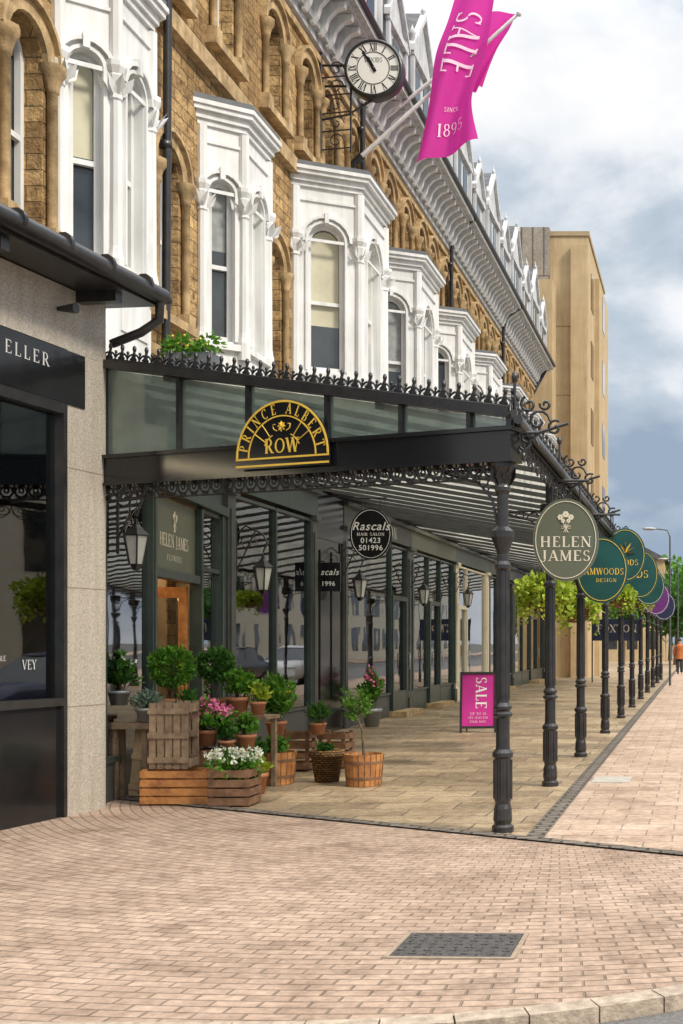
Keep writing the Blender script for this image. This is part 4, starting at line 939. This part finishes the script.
for j in range(5): build('window',MB().box(FS,1.4,2.6,4.6+j*3.1,6.2+j*3.1,-.1,.03),M['wglass'],mb2)
for j in range(5): build('window',MB().box(FS,5.2,6.6,4.6+j*3.1,6.2+j*3.1,.1,.24),M['wglass'],mb2)
build('stair_tower',MB().box(FM,tt(521,s0)-xr,wdt,0,zz(229,s0),-8,.25),M['clad'],mb2)
build('low_wing',MB().box(FM,wdt-.9,wdt+.3,0,zz(290,s0),.26,1.6),M['tan'],mb2)
fb=thing('far_building','pale stone building far down the street behind the signs','building',(-7,105,0))
F=Fr((-12,100,0),WX); build('walls',MB().box(F,0,9,RZD,8.5,-14,0),M['tan'],fb); build('roof',MB().prism([F.p(-.3,8.51,.3),F.p(9.3,8.51,.3),F.p(4.5,11,.3)],F.N*-14.5),M['slate'],fb)
for i in range(5):
    for j in range(3): build('window',MB().box(F,.8+i*1.7,1.7+i*1.7,1+j*2.6,2.5+j*2.6,0,.02),M['wglass'],fb)
ob=thing('opposite_building','pale stone terrace on the far side of the road','building',(20,60,0))
F=Fr((18.2,150,0),(0,-1,0)); build('walls',MB().box(F,0,128,RZD,10,-8,0),M['cream'],ob)
for i in range(36):
    for j in range(3): build('window',MB().box(F,1.2+i*3.5,2.7+i*3.5,.8+j*3.2,2.9+j*3.2,0,.03),M['wglass'],ob)
# ================================================================ CARS by the kerb, right of the frame
def car(label,x,y,colr):
    t=thing('parked_car',label,'car',(x,y,RZD),'cars parked along the kerb'); z0=RZD; m=mat('car_paint',colr,tuple(c*.9 for c in colr),1,.18,spec=.8)
    st=[(-2.15,.35,.62,.70),(-2.1,.28,.78,.80),(-1.7,.25,.90,.86),(-.8,.22,.95,.88),(.6,.22,.97,.88),(1.6,.25,.98,.86),(2.0,.30,.92,.82),(2.12,.38,.7,.74)]
    b=MB(); rows=[]
    for (yy,zl_,zb_,w) in st:
        rows.append([(x+sx*w*k,y+yy,z0+zl_+(zb_-zl_)*h) for sx,k,h in ((-1,.9,0),(-1,1,.3),(-1,1,.65),(-1,.93,1),(1,.93,1),(1,1,.65),(1,1,.3),(1,.9,0))])
    b.grid(rows,True); b.face(rows[0]); b.face(rows[-1]); build('body',b,m,t)
    g=MB(); rows=[]
    for (yy,zt_,w) in ((-1.05,.93,.78),(-.35,1.40,.62),(.2,1.47,.60),(1.1,1.42,.60),(1.85,.95,.74)):
        rows.append([(x-.80,y+yy,z0+.92),(x-w,y+yy,z0+zt_),(x+w,y+yy,z0+zt_),(x+.80,y+yy,z0+.92)])
    g.grid(rows,False,False); build('windows',g,M['wglass'],t)
    build('roof_panel',MB().prism([(x-.58,y-.3,z0+1.42),(x+.58,y-.3,z0+1.42),(x+.56,y+.2,z0+1.485),(x+.56,y+1.08,z0+1.44),(x-.56,y+1.08,z0+1.44),(x-.56,y+.2,z0+1.485)],(0,0,.02)),m,t)
    for sx in (-1,1):
        for yy in (-1.3,1.3):
            w=MB(); rows=[[(x+sx*xx,y+yy+r_*math.cos(2*PI*k/18),z0+.31+r_*math.sin(2*PI*k/18)) for k in range(18)] for xx,r_ in ((.66,.31),(.87,.31),(.89,.27),(.89,.2))]
            w.grid(rows,True); tw=build('wheel',w,M['rubber'],t); w=MB(); w.face([(x+sx*.885,y+yy+.2*math.cos(2*PI*k/18),z0+.31+.2*math.sin(2*PI*k/18)) for k in range(18)]); build('rim',w,M['tin'],tw)
        build('headlight',MB().ell((x+sx*.6,y-2.12,z0+.66),(.14,.05,.07),8,5),M['lampg'],t)
for k,(yy,c,l) in enumerate(((14,(.75,.75,.75),'white hatchback parked first along the kerb'),(20.5,(.05,.06,.12),'dark blue hatchback parked second along the kerb'),(27,(.45,.04,.03),'red hatchback parked third along the kerb'),(34,(.5,.52,.54),'silver hatchback parked fourth along the kerb'),(41,(.03,.03,.03),'black hatchback parked fifth along the kerb'),(48,(.75,.75,.75),'white hatchback parked sixth along the kerb'))): car(l,2.95,yy,c)
# ================================================================ TREES
def tree(label,x,y,h,r,m,n=900,name='street_tree',ls=.3):
    t=thing(name,label,'tree',(x,y,0)); b=MB(); b.tube([(x,y,RZD),(x+.1,y,h*.3),(x,y,h*.6),(x+.1,y,h*.85)],[.2,.15,.1,.03],7)
    f=MB()
    for k in range(11):
        a=rnd.uniform(0,2*PI); q=rnd.uniform(.15,.75)*r; zc=h*rnd.uniform(.42,.85); c=(x+q*math.cos(a),y+q*math.sin(a),zc)
        b.tube([(x,y,h*.35),((x+c[0])/2,(y+c[1])/2,zc*.8),c],[.08,.05,.02],5); f.leaves(c,(r*.45,r*.45,r*.38),n//11,ls,ls*.38,.3)
    build('trunk',b,M['bark'],t); build('crown',f,M[m],t); return t
tree('dark leafy tree at the right edge, far down the street',-1.7,84,6.6,3.0,'lf2',2400,ls=.4)
tree('taller green tree behind the dark one at the right edge',-2.6,104,9.0,3.8,'lf1',2400,ls=.5)
tree('small tree beside the office block at the far end',-5.2,80,4.6,1.8,'lf2',900)
tree('broad tree closing the far end of the street',1.5,118,9.5,4.5,'lf2',2200,ls=.55)
for k,yy in enumerate((44,66)): tree(['broad green tree across the road, nearer one','broad green tree across the road, farther one'][k],15.5,yy,8,3.0,'lf1',900)
for k,(x,y,h,lb) in enumerate(((-1.1,44,5.7,'slim street lamp rising above the canopy, nearer one'),(-1.1,60,5.7,'slim street lamp rising above the canopy, farther one'))):
    t=thing('street_lamp',lb,'street lamp',(x,y,0)); build('pole',MB().tube([(x,y,0),(x,y,h-.25),(x-.1,y,h),(x-.6,y,h+.06)],[.045,.03,.025,.02],8),M['char'],t)
    build('lamp_head',MB().ell((x-.75,y,h+.05),(.28,.12,.06),8,6),M['tin'],t)
# ================================================================ PERSON
px_,py_=-1.02,60.0
pe=thing('person','distant person in a rust orange coat walking at the right edge','person',(px_,py_,0))
def skinned(name,verts,edges,m,parent):
    me=bpy.data.meshes.new(name); me.from_pydata([(px_+v[0],py_+v[1],v[2]) for v in verts],edges,[]); me.materials.append(m)
    o=bpy.data.objects.new(name,me); C.objects.link(o); o.parent=parent; o.matrix_parent_inverse=Matrix.Translation(-V(parent['_b']))
    md=o.modifiers.new('s','SKIN')
    for i,v in enumerate(verts): me.skin_vertices[0].data[i].radius=(v[3],v[3]*.85)
    me.skin_vertices[0].data[0].use_root=True; o.modifiers.new('b','SUBSURF').levels=1; return o
try:
    skinned('body',[(0,0,.95,.15),(0,0,1.2,.15),(0,0,1.4,.16),(0,0,1.5,.06),(0,0,1.6,.09),(0,-.01,1.7,.08),(.2,0,1.38,.06),(.27,.05,1.12,.045),(.25,-.06,.88,.035),(-.2,0,1.38,.06),(-.27,-.05,1.12,.045),(-.25,.06,.88,.035),(.09,0,.85,.09),(.1,-.12,.48,.06),(.1,-.05,.06,.04),(.1,-.16,.03,.035),(-.09,0,.85,.09),(-.1,.1,.48,.06),(-.1,.25,.07,.04),(-.1,.16,.03,.035)],
     [(0,1),(1,2),(2,3),(3,4),(4,5),(2,6),(6,7),(7,8),(2,9),(9,10),(10,11),(0,12),(12,13),(13,14),(14,15),(0,16),(16,17),(17,18),(18,19)],M['skin'],pe)
except Exception as e: print('skin',e)
cm=MB(); cm.lathe((px_,py_,0),[(.24,.75),(.2,1.0),(.19,1.2),(.23,1.38),(.12,1.49),(.06,1.52)],12); 
for s in (-1,1): cm.tube([(px_+s*.19,py_,1.4),(px_+s*.28,py_+s*.05,1.12),(px_+s*.26,py_-s*.06,.92)],[.08,.07,.055],8)
build('coat',cm,M['coat'],pe)
cm=MB(); cm.tube([(px_+.09,py_,.88),(px_+.1,py_-.12,.48),(px_+.1,py_-.05,.1)],[.11,.085,.07],8); cm.tube([(px_-.09,py_,.88),(px_-.1,py_+.1,.48),(px_-.1,py_+.25,.1)],[.11,.085,.07],8); build('trousers',cm,M['trous'],pe)
build('hair',MB().ell((px_,py_+.02,1.69),(.1,.11,.1),8,6),M['hair'],pe)
# ================================================================ FLORIST DISPLAY
GC='wooden crates in the florist display'
def crate(label,x,y,z,w,h,d,m,rz=0,nsl=3,upright=False,tilt=0,g=.018):
    t=thing('wooden_crate',label,'crate',(x,y,z),GC); F=Fr((x,y,z),(math.cos(rz)*math.cos(tilt),math.sin(rz)*math.cos(tilt),-math.sin(tilt)),(math.sin(tilt),0,math.cos(tilt))); sl=MB()
    if not upright:
        sh=h/nsl
        for k in range(nsl):
            j=rnd.uniform(-.004,.004); z0=k*sh+g/2+j; z1=(k+1)*sh-g/2+j
            sl.box(F,-w/2,w/2,z0,z1,d/2-.012,d/2); sl.box(F,-w/2,w/2,z0,z1,-d/2,-d/2+.012)
            for s in (-1,1): sl.box(F,s*(w/2)-(.012 if s>0 else 0),s*(w/2)+(.012 if s<0 else 0),z0,z1,-d/2+.013,d/2-.013)
    else:
        sw=w/nsl
        for k in range(nsl):
            x0=-w/2+k*sw+g/2; x1=-w/2+(k+1)*sw-g/2; hj=rnd.uniform(-.02,.0)
            sl.box(F,x0,x1,0,h+hj,d/2-.012,d/2); sl.box(F,x0,x1,0,h,-d/2,-d/2+.012)
        for z0 in (0.02,h-.1): 
            for s in (-1,1): sl.box(F,s*w/2-(.012 if s>0 else 0),s*w/2+(.012 if s<0 else 0),z0,z0+.08,-d/2+.013,d/2-.013)
    build('slats',sl,M[m],t); c=MB()
    if not upright:
        for sx in (-1,1):
            for sy in (-1,1): c.box(F,sx*(w/2-.035)-.02,sx*(w/2-.035)+.02,.0,h+.005,sy*(d/2-.03)-.015,sy*(d/2-.03)+.015)
        c.box(F,-w/2+.015,w/2-.015,.015,.028,-d/2+.015,d/2-.015)
    else:
        for z0 in (.06,h/2-.03,h-.12): c.box(F,-w/2+.01,w/2-.01,z0,z0+.06,-d/2+.014,-d/2+.03); c.box(F,-w/2,w/2,z0,z0+.055,d/2+.001,d/2+.014)
    build('corner_posts',c,M[m],t); return t
x,y=gp(176,805); crate('orange wooden slatted crate on the paving, left in the front row',x,y+.12,.008,.66,.34,.36,'wood1',.02,nsl=4)
x,y=gp(230,807); crate('small brown slatted crate with white flowers growing in it',x,y+.12,.008,.40,.36,.34,'wood2',.02,nsl=4)
x,y=gp(170,805); crate('weathered upright crate standing on top of the orange crate',x-.02,y+.14,.352,.40,.66,.26,'wood3',.0,nsl=5,upright=True)
x,y=gp(139,797); crate('tall narrow pale crate leaning beside the granite pillar',x,y+.05,.03,.2,.80,.30,'wood4',.25,nsl=2,upright=True,tilt=.10)
x,y=gp(292,772); crate('open brown crate behind the wooden tub, left of two',x,y+.15,.008,.42,.50,.35,'wood2',.05,nsl=4,g=.05)
x,y=gp(322,770); crate('open brown crate behind the wicker basket, right of two',x+.1,y+.25,.008,.36,.46,.35,'wood2',-.06,nsl=4,g=.045)
x,y=gp(206,800); crate('brown crate between the orange crate and the flower crate, set back',x,y+.2,.008,.34,.50,.3,'wood2',0)
st=thing('plant_staging','two tier wooden staging holding pots against the florist window','shelf',(-5.3,12.9,0))
SF=wfr(-5.0,13.0,0,-.12); 
build('upper_shelf',MB().box(SF,-.85,.30,.76,.80,-.35,-.02),M['wood3'],st); build('lower_shelf',MB().box(SF,-.85,.16,.40,.44,0,.38),M['wood3'],st)
for xx in (-.82,.23): build('leg',MB().box(SF,xx,xx+.05,.0,.76,-.33,-.28),M['wood3'],st)
for xx in (-.82,.10): build('leg',MB().box(SF,xx,xx+.05,.0,.40,.3,.35),M['wood3'],st)
GPl='potted plants in the florist display'
def plant(name,label,px,s,z,potr,poth,pm,kind):
    x=tt(px,s); t=thing(name,label,'potted plant',(x,s,z),GPl)
    if kind=='tub':
        p=MB(); n=20
        p.lathe((x,s,z),[(0,.0),(potr*.86,0),(potr,poth),(potr*.93,poth),(potr*.9,poth-.04)],n,False)
        build('pot',p,M[pm],t); h=MB(); 
        for zz_ in (.25,.75): r_=potr*(.86+.14*zz_)+.004; h.lathe((x,s,z),[(r_,poth*zz_-.015),(r_+.002,poth*zz_+.015)],n)
        for k in range(n): 
            a=2*PI*k/n; h.tube([(x+(potr*.86+.002)*math.cos(a),s+(potr*.86+.002)*math.sin(a),z),(x+(potr+.002)*math.cos(a),s+(potr+.002)*math.sin(a),z+poth)],.004,3)
        build('bands',h,M['wood2'],t)
    else:
        p=MB(); p.lathe((x,s,z),[(0,0),(potr*.7,0),(potr*.93,poth*.8),(potr*1.04,poth*.8),(potr*1.04,poth),(potr*.92,poth),(potr*.9,poth-.03)],14); build('pot',p,M[pm],t)
    so=MB(); so.face([(x+potr*.9*math.cos(2*PI*k/12),s+potr*.9*math.sin(2*PI*k/12),z+poth-.03) for k in range(12)]); build('soil',so,M['soil'],t)
    return t,x,s,z+poth,MB()
def ball(label,px,s,z,r,potr,poth,lm='lf1',pm='terra',stem=0.0,n=900):
    t,x,y,zt,f=plant('topiary_plant',label,px,s,z,potr,poth,pm,'pot')
    if stem: build('stem',MB().tube([(x,y,zt-.05),(x+.01,y,zt+stem*.5),(x,y,zt+stem+r)],.014,6),M['bark'],t)
    f.leaves((x,y,zt+stem+r*.9),(r,r,r*.95),n,.045,.018,.6); build('foliage',f,M[lm],t)
def bush(label,px,s,z,r,h,potr,poth,lm='lf1',pm='terra',flow=None,n=500,kind='pot',ll=.1,lw=.022,name='potted_plant',nf=40,fs=.03):
    t,x,y,zt,f=plant(name,label,px,s,z,potr,poth,pm,kind)
    st_=MB()
    for k in range(n//6):
        a=rnd.uniform(0,2*PI); q=abs(rnd.gauss(0,.5)); q=min(q,1); tip=V((x+r*q*math.cos(a),y+r*q*math.sin(a),zt+h*(1-.45*q*q)*rnd.uniform(.6,1))); b0=V((x+potr*.4*q*math.cos(a),y+potr*.4*q*math.sin(a),zt-.03))
        if k%3==0: st_.tube([b0,b0.lerp(tip,.6)+V((0,0,.03)),tip],.004,3,False)
        for j in range(6):
            u=rnd.uniform(.35,1); p=b0.lerp(tip,u); d=((tip-b0).normalized()+V((rnd.gauss(0,.8),rnd.gauss(0,.8),rnd.gauss(0,.5)))).normalized(); f.leaf(p,ll*rnd.uniform(.6,1.2),lw,d)
    build('stems',st_,M['bark'],t); build('foliage',f,M[lm],t)
    if flow:
        g=MB()
        for k in range(nf):
            a=rnd.uniform(0,2*PI); q=rnd.uniform(0,1)**.5; c=V((x+r*.9*q*math.cos(a),y+r*.9*q*math.sin(a),zt+h*(1-.4*q*q)+rnd.uniform(-.04,.03)))
            for j in range(7): g.leaf(c+V((rnd.gauss(0,fs*.5),rnd.gauss(0,fs*.5),rnd.gauss(0,fs*.4))),fs,fs*.45)
        build('flowers',g,M[flow],t)
    return t
US=.80; LS=.44
ball('round leafy topiary ball at the left above the upright crate',172,12.75,US,.225,.12,.2,'lf1','terra',.14,1700)
ball('round dark topiary ball right of the larger one',216,13.2,US,.19,.1,.18,'lf2','terra',.20,1400)
bush('silver leaved lavender in a grey tin pot at the far left',146,12.2,.79,.18,.18,.10,.14,'lf4','tin',n=480,ll=.07,lw=.012)
bush('small trailing plant left of the topiary balls by the window',120,12.35,.95,.18,.38,.1,.15,'lf2','tin','wpet',n=460,nf=10)
XS=tt(133,12.25); sto=thing('display_stool','plain wooden stool under the silver lavender pot','stool',(XS,12.25,0)); SFF=wfr(XS,12.25,0)
build('seat',MB().box(SFF,-.2,.22,.72,.78,-.14,.14),M['wood3'],sto)
for a in (-.17,.13):
    for c in (-.1,.05): build('leg',MB().box(SFF,a,a+.05,0,.72,c,c+.05),M['wood3'],sto)
bush('pink flowering hydrangea in a terracotta pot on the staging',206,12.45,.52,.25,.26,.13,.17,'lf1','terra','pink',n=520,ll=.12,lw=.04,nf=52,fs=.055)
bush('small green herb in a terracotta pot right of the hydrangea',246,12.75,LS,.15,.22,.105,.18,'lf1','terra',n=340,ll=.07,lw=.028)
bush('leafy plant in a terracotta pot on the upper shelf',238,13.1,US,.18,.30,.12,.2,'lf1','terra',n=460,ll=.10,lw=.035)
bush('low plant in a small terracotta pot at the right end of the upper shelf',258,13.1,US,.13,.2,.085,.15,'lf3','terra',n=300,ll=.07,lw=.02)
bush('small fern beside the hydrangea on the lower shelf',186,12.75,LS,.18,.42,.10,.18,'lf2','tin',n=460,ll=.16,lw=.022)
bush('feathery green bush standing on the left open crate',276,14.1,.51,.30,.52,.12,.16,'lf1','terra','ypet',n=1100,ll=.13,lw=.018,nf=6)
bush('compact box plant in a terracotta pot at the front of the staging',226,12.45,LS-.0,.12,.2,.085,.14,'lf2','terra',n=340,ll=.06,lw=.022)
bush('small terracotta pot of bright trailing leaves on the ground beside the flower crate',256,12.6,.008,.15,.16,.12,.22,'lf3','terra',n=300,ll=.08,lw=.022)
bush('small terracotta pot of dark leaves on the ground between the flower crate and tub',250,13.2,.008,.16,.24,.13,.30,'lf2','terra',n=300,ll=.09,lw=.026)
bush('grassy green plant on the right open crate behind the basket',318,14.7,.47,.16,.22,.10,.14,'lf2','terra',n=340,ll=.14,lw=.010)
x,y=gp(230,807)
t=thing('white_flowers','cluster of small white flowers filling the brown crate','flowers',(x,y+.12,.3)); f=MB(); f.leaves((x,y+.12,.40),(.24,.19,.12),320,.08,.025,.2); build('foliage',f,M['lf1'],t); g=MB()
for k in range(90):
    c=V((x+rnd.uniform(-.24,.26),y+.12+rnd.uniform(-.17,.15),.48+rnd.uniform(-.06,.08)))
    for j in range(6): g.leaf(c+V((rnd.gauss(0,.012),rnd.gauss(0,.012),rnd.gauss(0,.01))),.035,.014)
build('petals',g,M['wpet'],t)
bush('wooden tub of bushy green foliage on the flagstones',275,13.5,.008,.20,.16,.235,.36,'lf1','wood1',None,n=360,kind='tub',ll=.08,lw=.026,name='tub_plant')
bush('round wicker basket of low greenery between the two tubs',327,13.7,.008,.15,.05,.19,.36,'lf2','wick',None,n=160,ll=.07,lw=.02,name='basket_plant')
t,x,y,zt,f=plant('tub_tree','small slender olive tree in a slatted wooden tub',364,13.35,.008,.215,.35,'wood1','tub')
b=MB(); b.tube([(x,y,zt-.05),(x-.02,y,zt+.25),(x-.10,y,zt+.5)],[.016,.012,.006],6)
for k in range(28):
    a=rnd.uniform(0,2*PI); u=rnd.uniform(.5,1); p0=V((x-.02-.08*u,y,zt+.22+.3*u)); p1=p0+V((.14*math.cos(a),.14*math.sin(a),rnd.uniform(0,.22)))
    b.tube([p0,p1],.004,3,False)
    for j in range(18): f.leaf(p0.lerp(p1,rnd.uniform(.3,1.1)),.055,.010)
build('stem',b,M['bark'],t); build('foliage',f,M['lf1'],t)
bush('small potted plant with red blooms by the hair salon door',372,22.6,.0,.25,.75,.18,.35,'lf1','tin','pink',n=380,ll=.14,lw=.03,nf=8,fs=.07)
def basket(label,px,py,s,r):
    x=tt(px,s); z=zz(py,s); t=thing('hanging_basket',label,'hanging basket',(x,s,z),'hanging baskets under the canopy eaves')
    build('basket',MB().lathe((x,s,z),[(0,-r*.7),(r*.45,-r*.6),(r*.7,-r*.3),(r*.75,0)],12),M['wick'],t)
    f=MB(); f.leaves((x,s,z+r*.15),(r*1.05,r*1.05,r*.6),800,.09,.032,.3)
    for k in range(30):
        a=rnd.uniform(0,2*PI); l=rnd.uniform(.2,1.0)*r
        for j in range(14): f.leaf((x+r*.95*math.cos(a)+rnd.gauss(0,.02),s+r*.95*math.sin(a)+rnd.gauss(0,.02),z+.05-l*j/10),.07,.028)
    build('foliage',f,M['lf3'],t); c=MB()
    for k in range(3):
        a=2*PI*k/3; c.tube([(x+r*.7*math.cos(a),s+r*.7*math.sin(a),z),(x,s,z+r*1.8),(x,s,3.34)],.006,4)
    build('chain',c,M['iron'],t)
basket('yellow green hanging basket spilling over just below the sage oval sign',545,594,15.0,.33)
basket('bushy yellow green hanging basket under the teal oval sign',574,605,17.6,.38)
basket('small hanging basket of trailing leaves beside the third post',618,597,24.0,.32)
basket('tiny far hanging basket against the row of oval signs',640,600,31.0,.32)
# ================================================================ WORLD / LIGHT / CAMERA
w=bpy.data.worlds.new('World'); sc.world=w; w.use_nodes=True; nt=w.node_tree; ns=nt.nodes; ln=nt.links; ns.clear()
o=ns.new('ShaderNodeOutputWorld'); bg=ns.new('ShaderNodeBackground'); sk=ns.new('ShaderNodeTexSky'); sk.sky_type='NISHITA'; sk.sun_disc=False
EL_=math.radians(42); AZ=math.radians(118); sk.sun_elevation=EL_; sk.sun_rotation=AZ; bg.inputs[1].default_value=.12; ln.new(sk.outputs[0],bg.inputs[0])
bg2=ns.new('ShaderNodeBackground'); tc=ns.new('ShaderNodeTexCoord'); mp=ns.new('ShaderNodeMapping'); mp.inputs['Scale'].default_value=(1,1,1.6); mp.inputs['Location'].default_value=(.35,.2,.1); ln.new(tc.outputs['Generated'],mp.inputs[0])
n=noise(ns,ln,mp.outputs[0],4.4,9,.52); n.inputs['Distortion'].default_value=.15
n2=noise(ns,ln,mp.outputs[0],1.7,3,.5)
sx=ns.new('ShaderNodeSeparateXYZ'); ln.new(tc.outputs['Generated'],sx.inputs[0])
mix=mth(ns,ln,'ADD',mth(ns,ln,'ADD',mth(ns,ln,'MULTIPLY',n.outputs[0],.75),mth(ns,ln,'MULTIPLY',n2.outputs[0],.25)),mth(ns,ln,'MULTIPLY',sx.outputs[2],.20))
col=ramp(ns,ln,mix,[(.45,(.33,.42,.54)),(.53,(.54,.62,.71)),(.59,(.86,.89,.93)),(.65,(1.0,1.0,1.0))])
mr=ns.new('ShaderNodeMapRange'); mr.inputs[1].default_value=.45; mr.inputs[2].default_value=.95; mr.inputs[3].default_value=1.02; mr.inputs[4].default_value=3.2; ln.new(sx.outputs[2],mr.inputs[0])
ln.new(col,bg2.inputs[0]); ln.new(mr.outputs[0],bg2.inputs[1])
cov=ramp(ns,ln,n2.outputs[0],[(.30,(.55,.55,.55)),(.42,(1,1,1))])
mx=ns.new('ShaderNodeMixShader'); ln.new(cov,mx.inputs[0]); ln.new(bg.outputs[0],mx.inputs[1]); ln.new(bg2.outputs[0],mx.inputs[2]); ln.new(mx.outputs[0],o.inputs[0])
sun=bpy.data.lights.new('sun','SUN'); sun.energy=3.3; sun.angle=math.radians(10); sun.color=(1,.92,.79); so=bpy.data.objects.new('sun',sun); C.objects.link(so)
d=V((math.sin(AZ)*math.cos(EL_),math.cos(AZ)*math.cos(EL_),math.sin(EL_))); so.rotation_euler=d.to_track_quat('Z','Y').to_euler()
cam=bpy.data.cameras.new('cam'); co=bpy.data.objects.new('cam',cam); C.objects.link(co); co.location=(0,0,H); co.rotation_euler=(PI/2,0,0)
cam.sensor_width=36; cam.lens=FP*36/1024; cam.shift_x=(341.5-VX)/1024; cam.shift_y=(VY-512)/1024; cam.clip_end=2000; sc.camera=co
sc.view_settings.view_transform='Standard'; sc.view_settings.look='None'; sc.view_settings.exposure=0
for ob_ in bpy.data.objects:
    if '_b' in ob_: del ob_['_b']
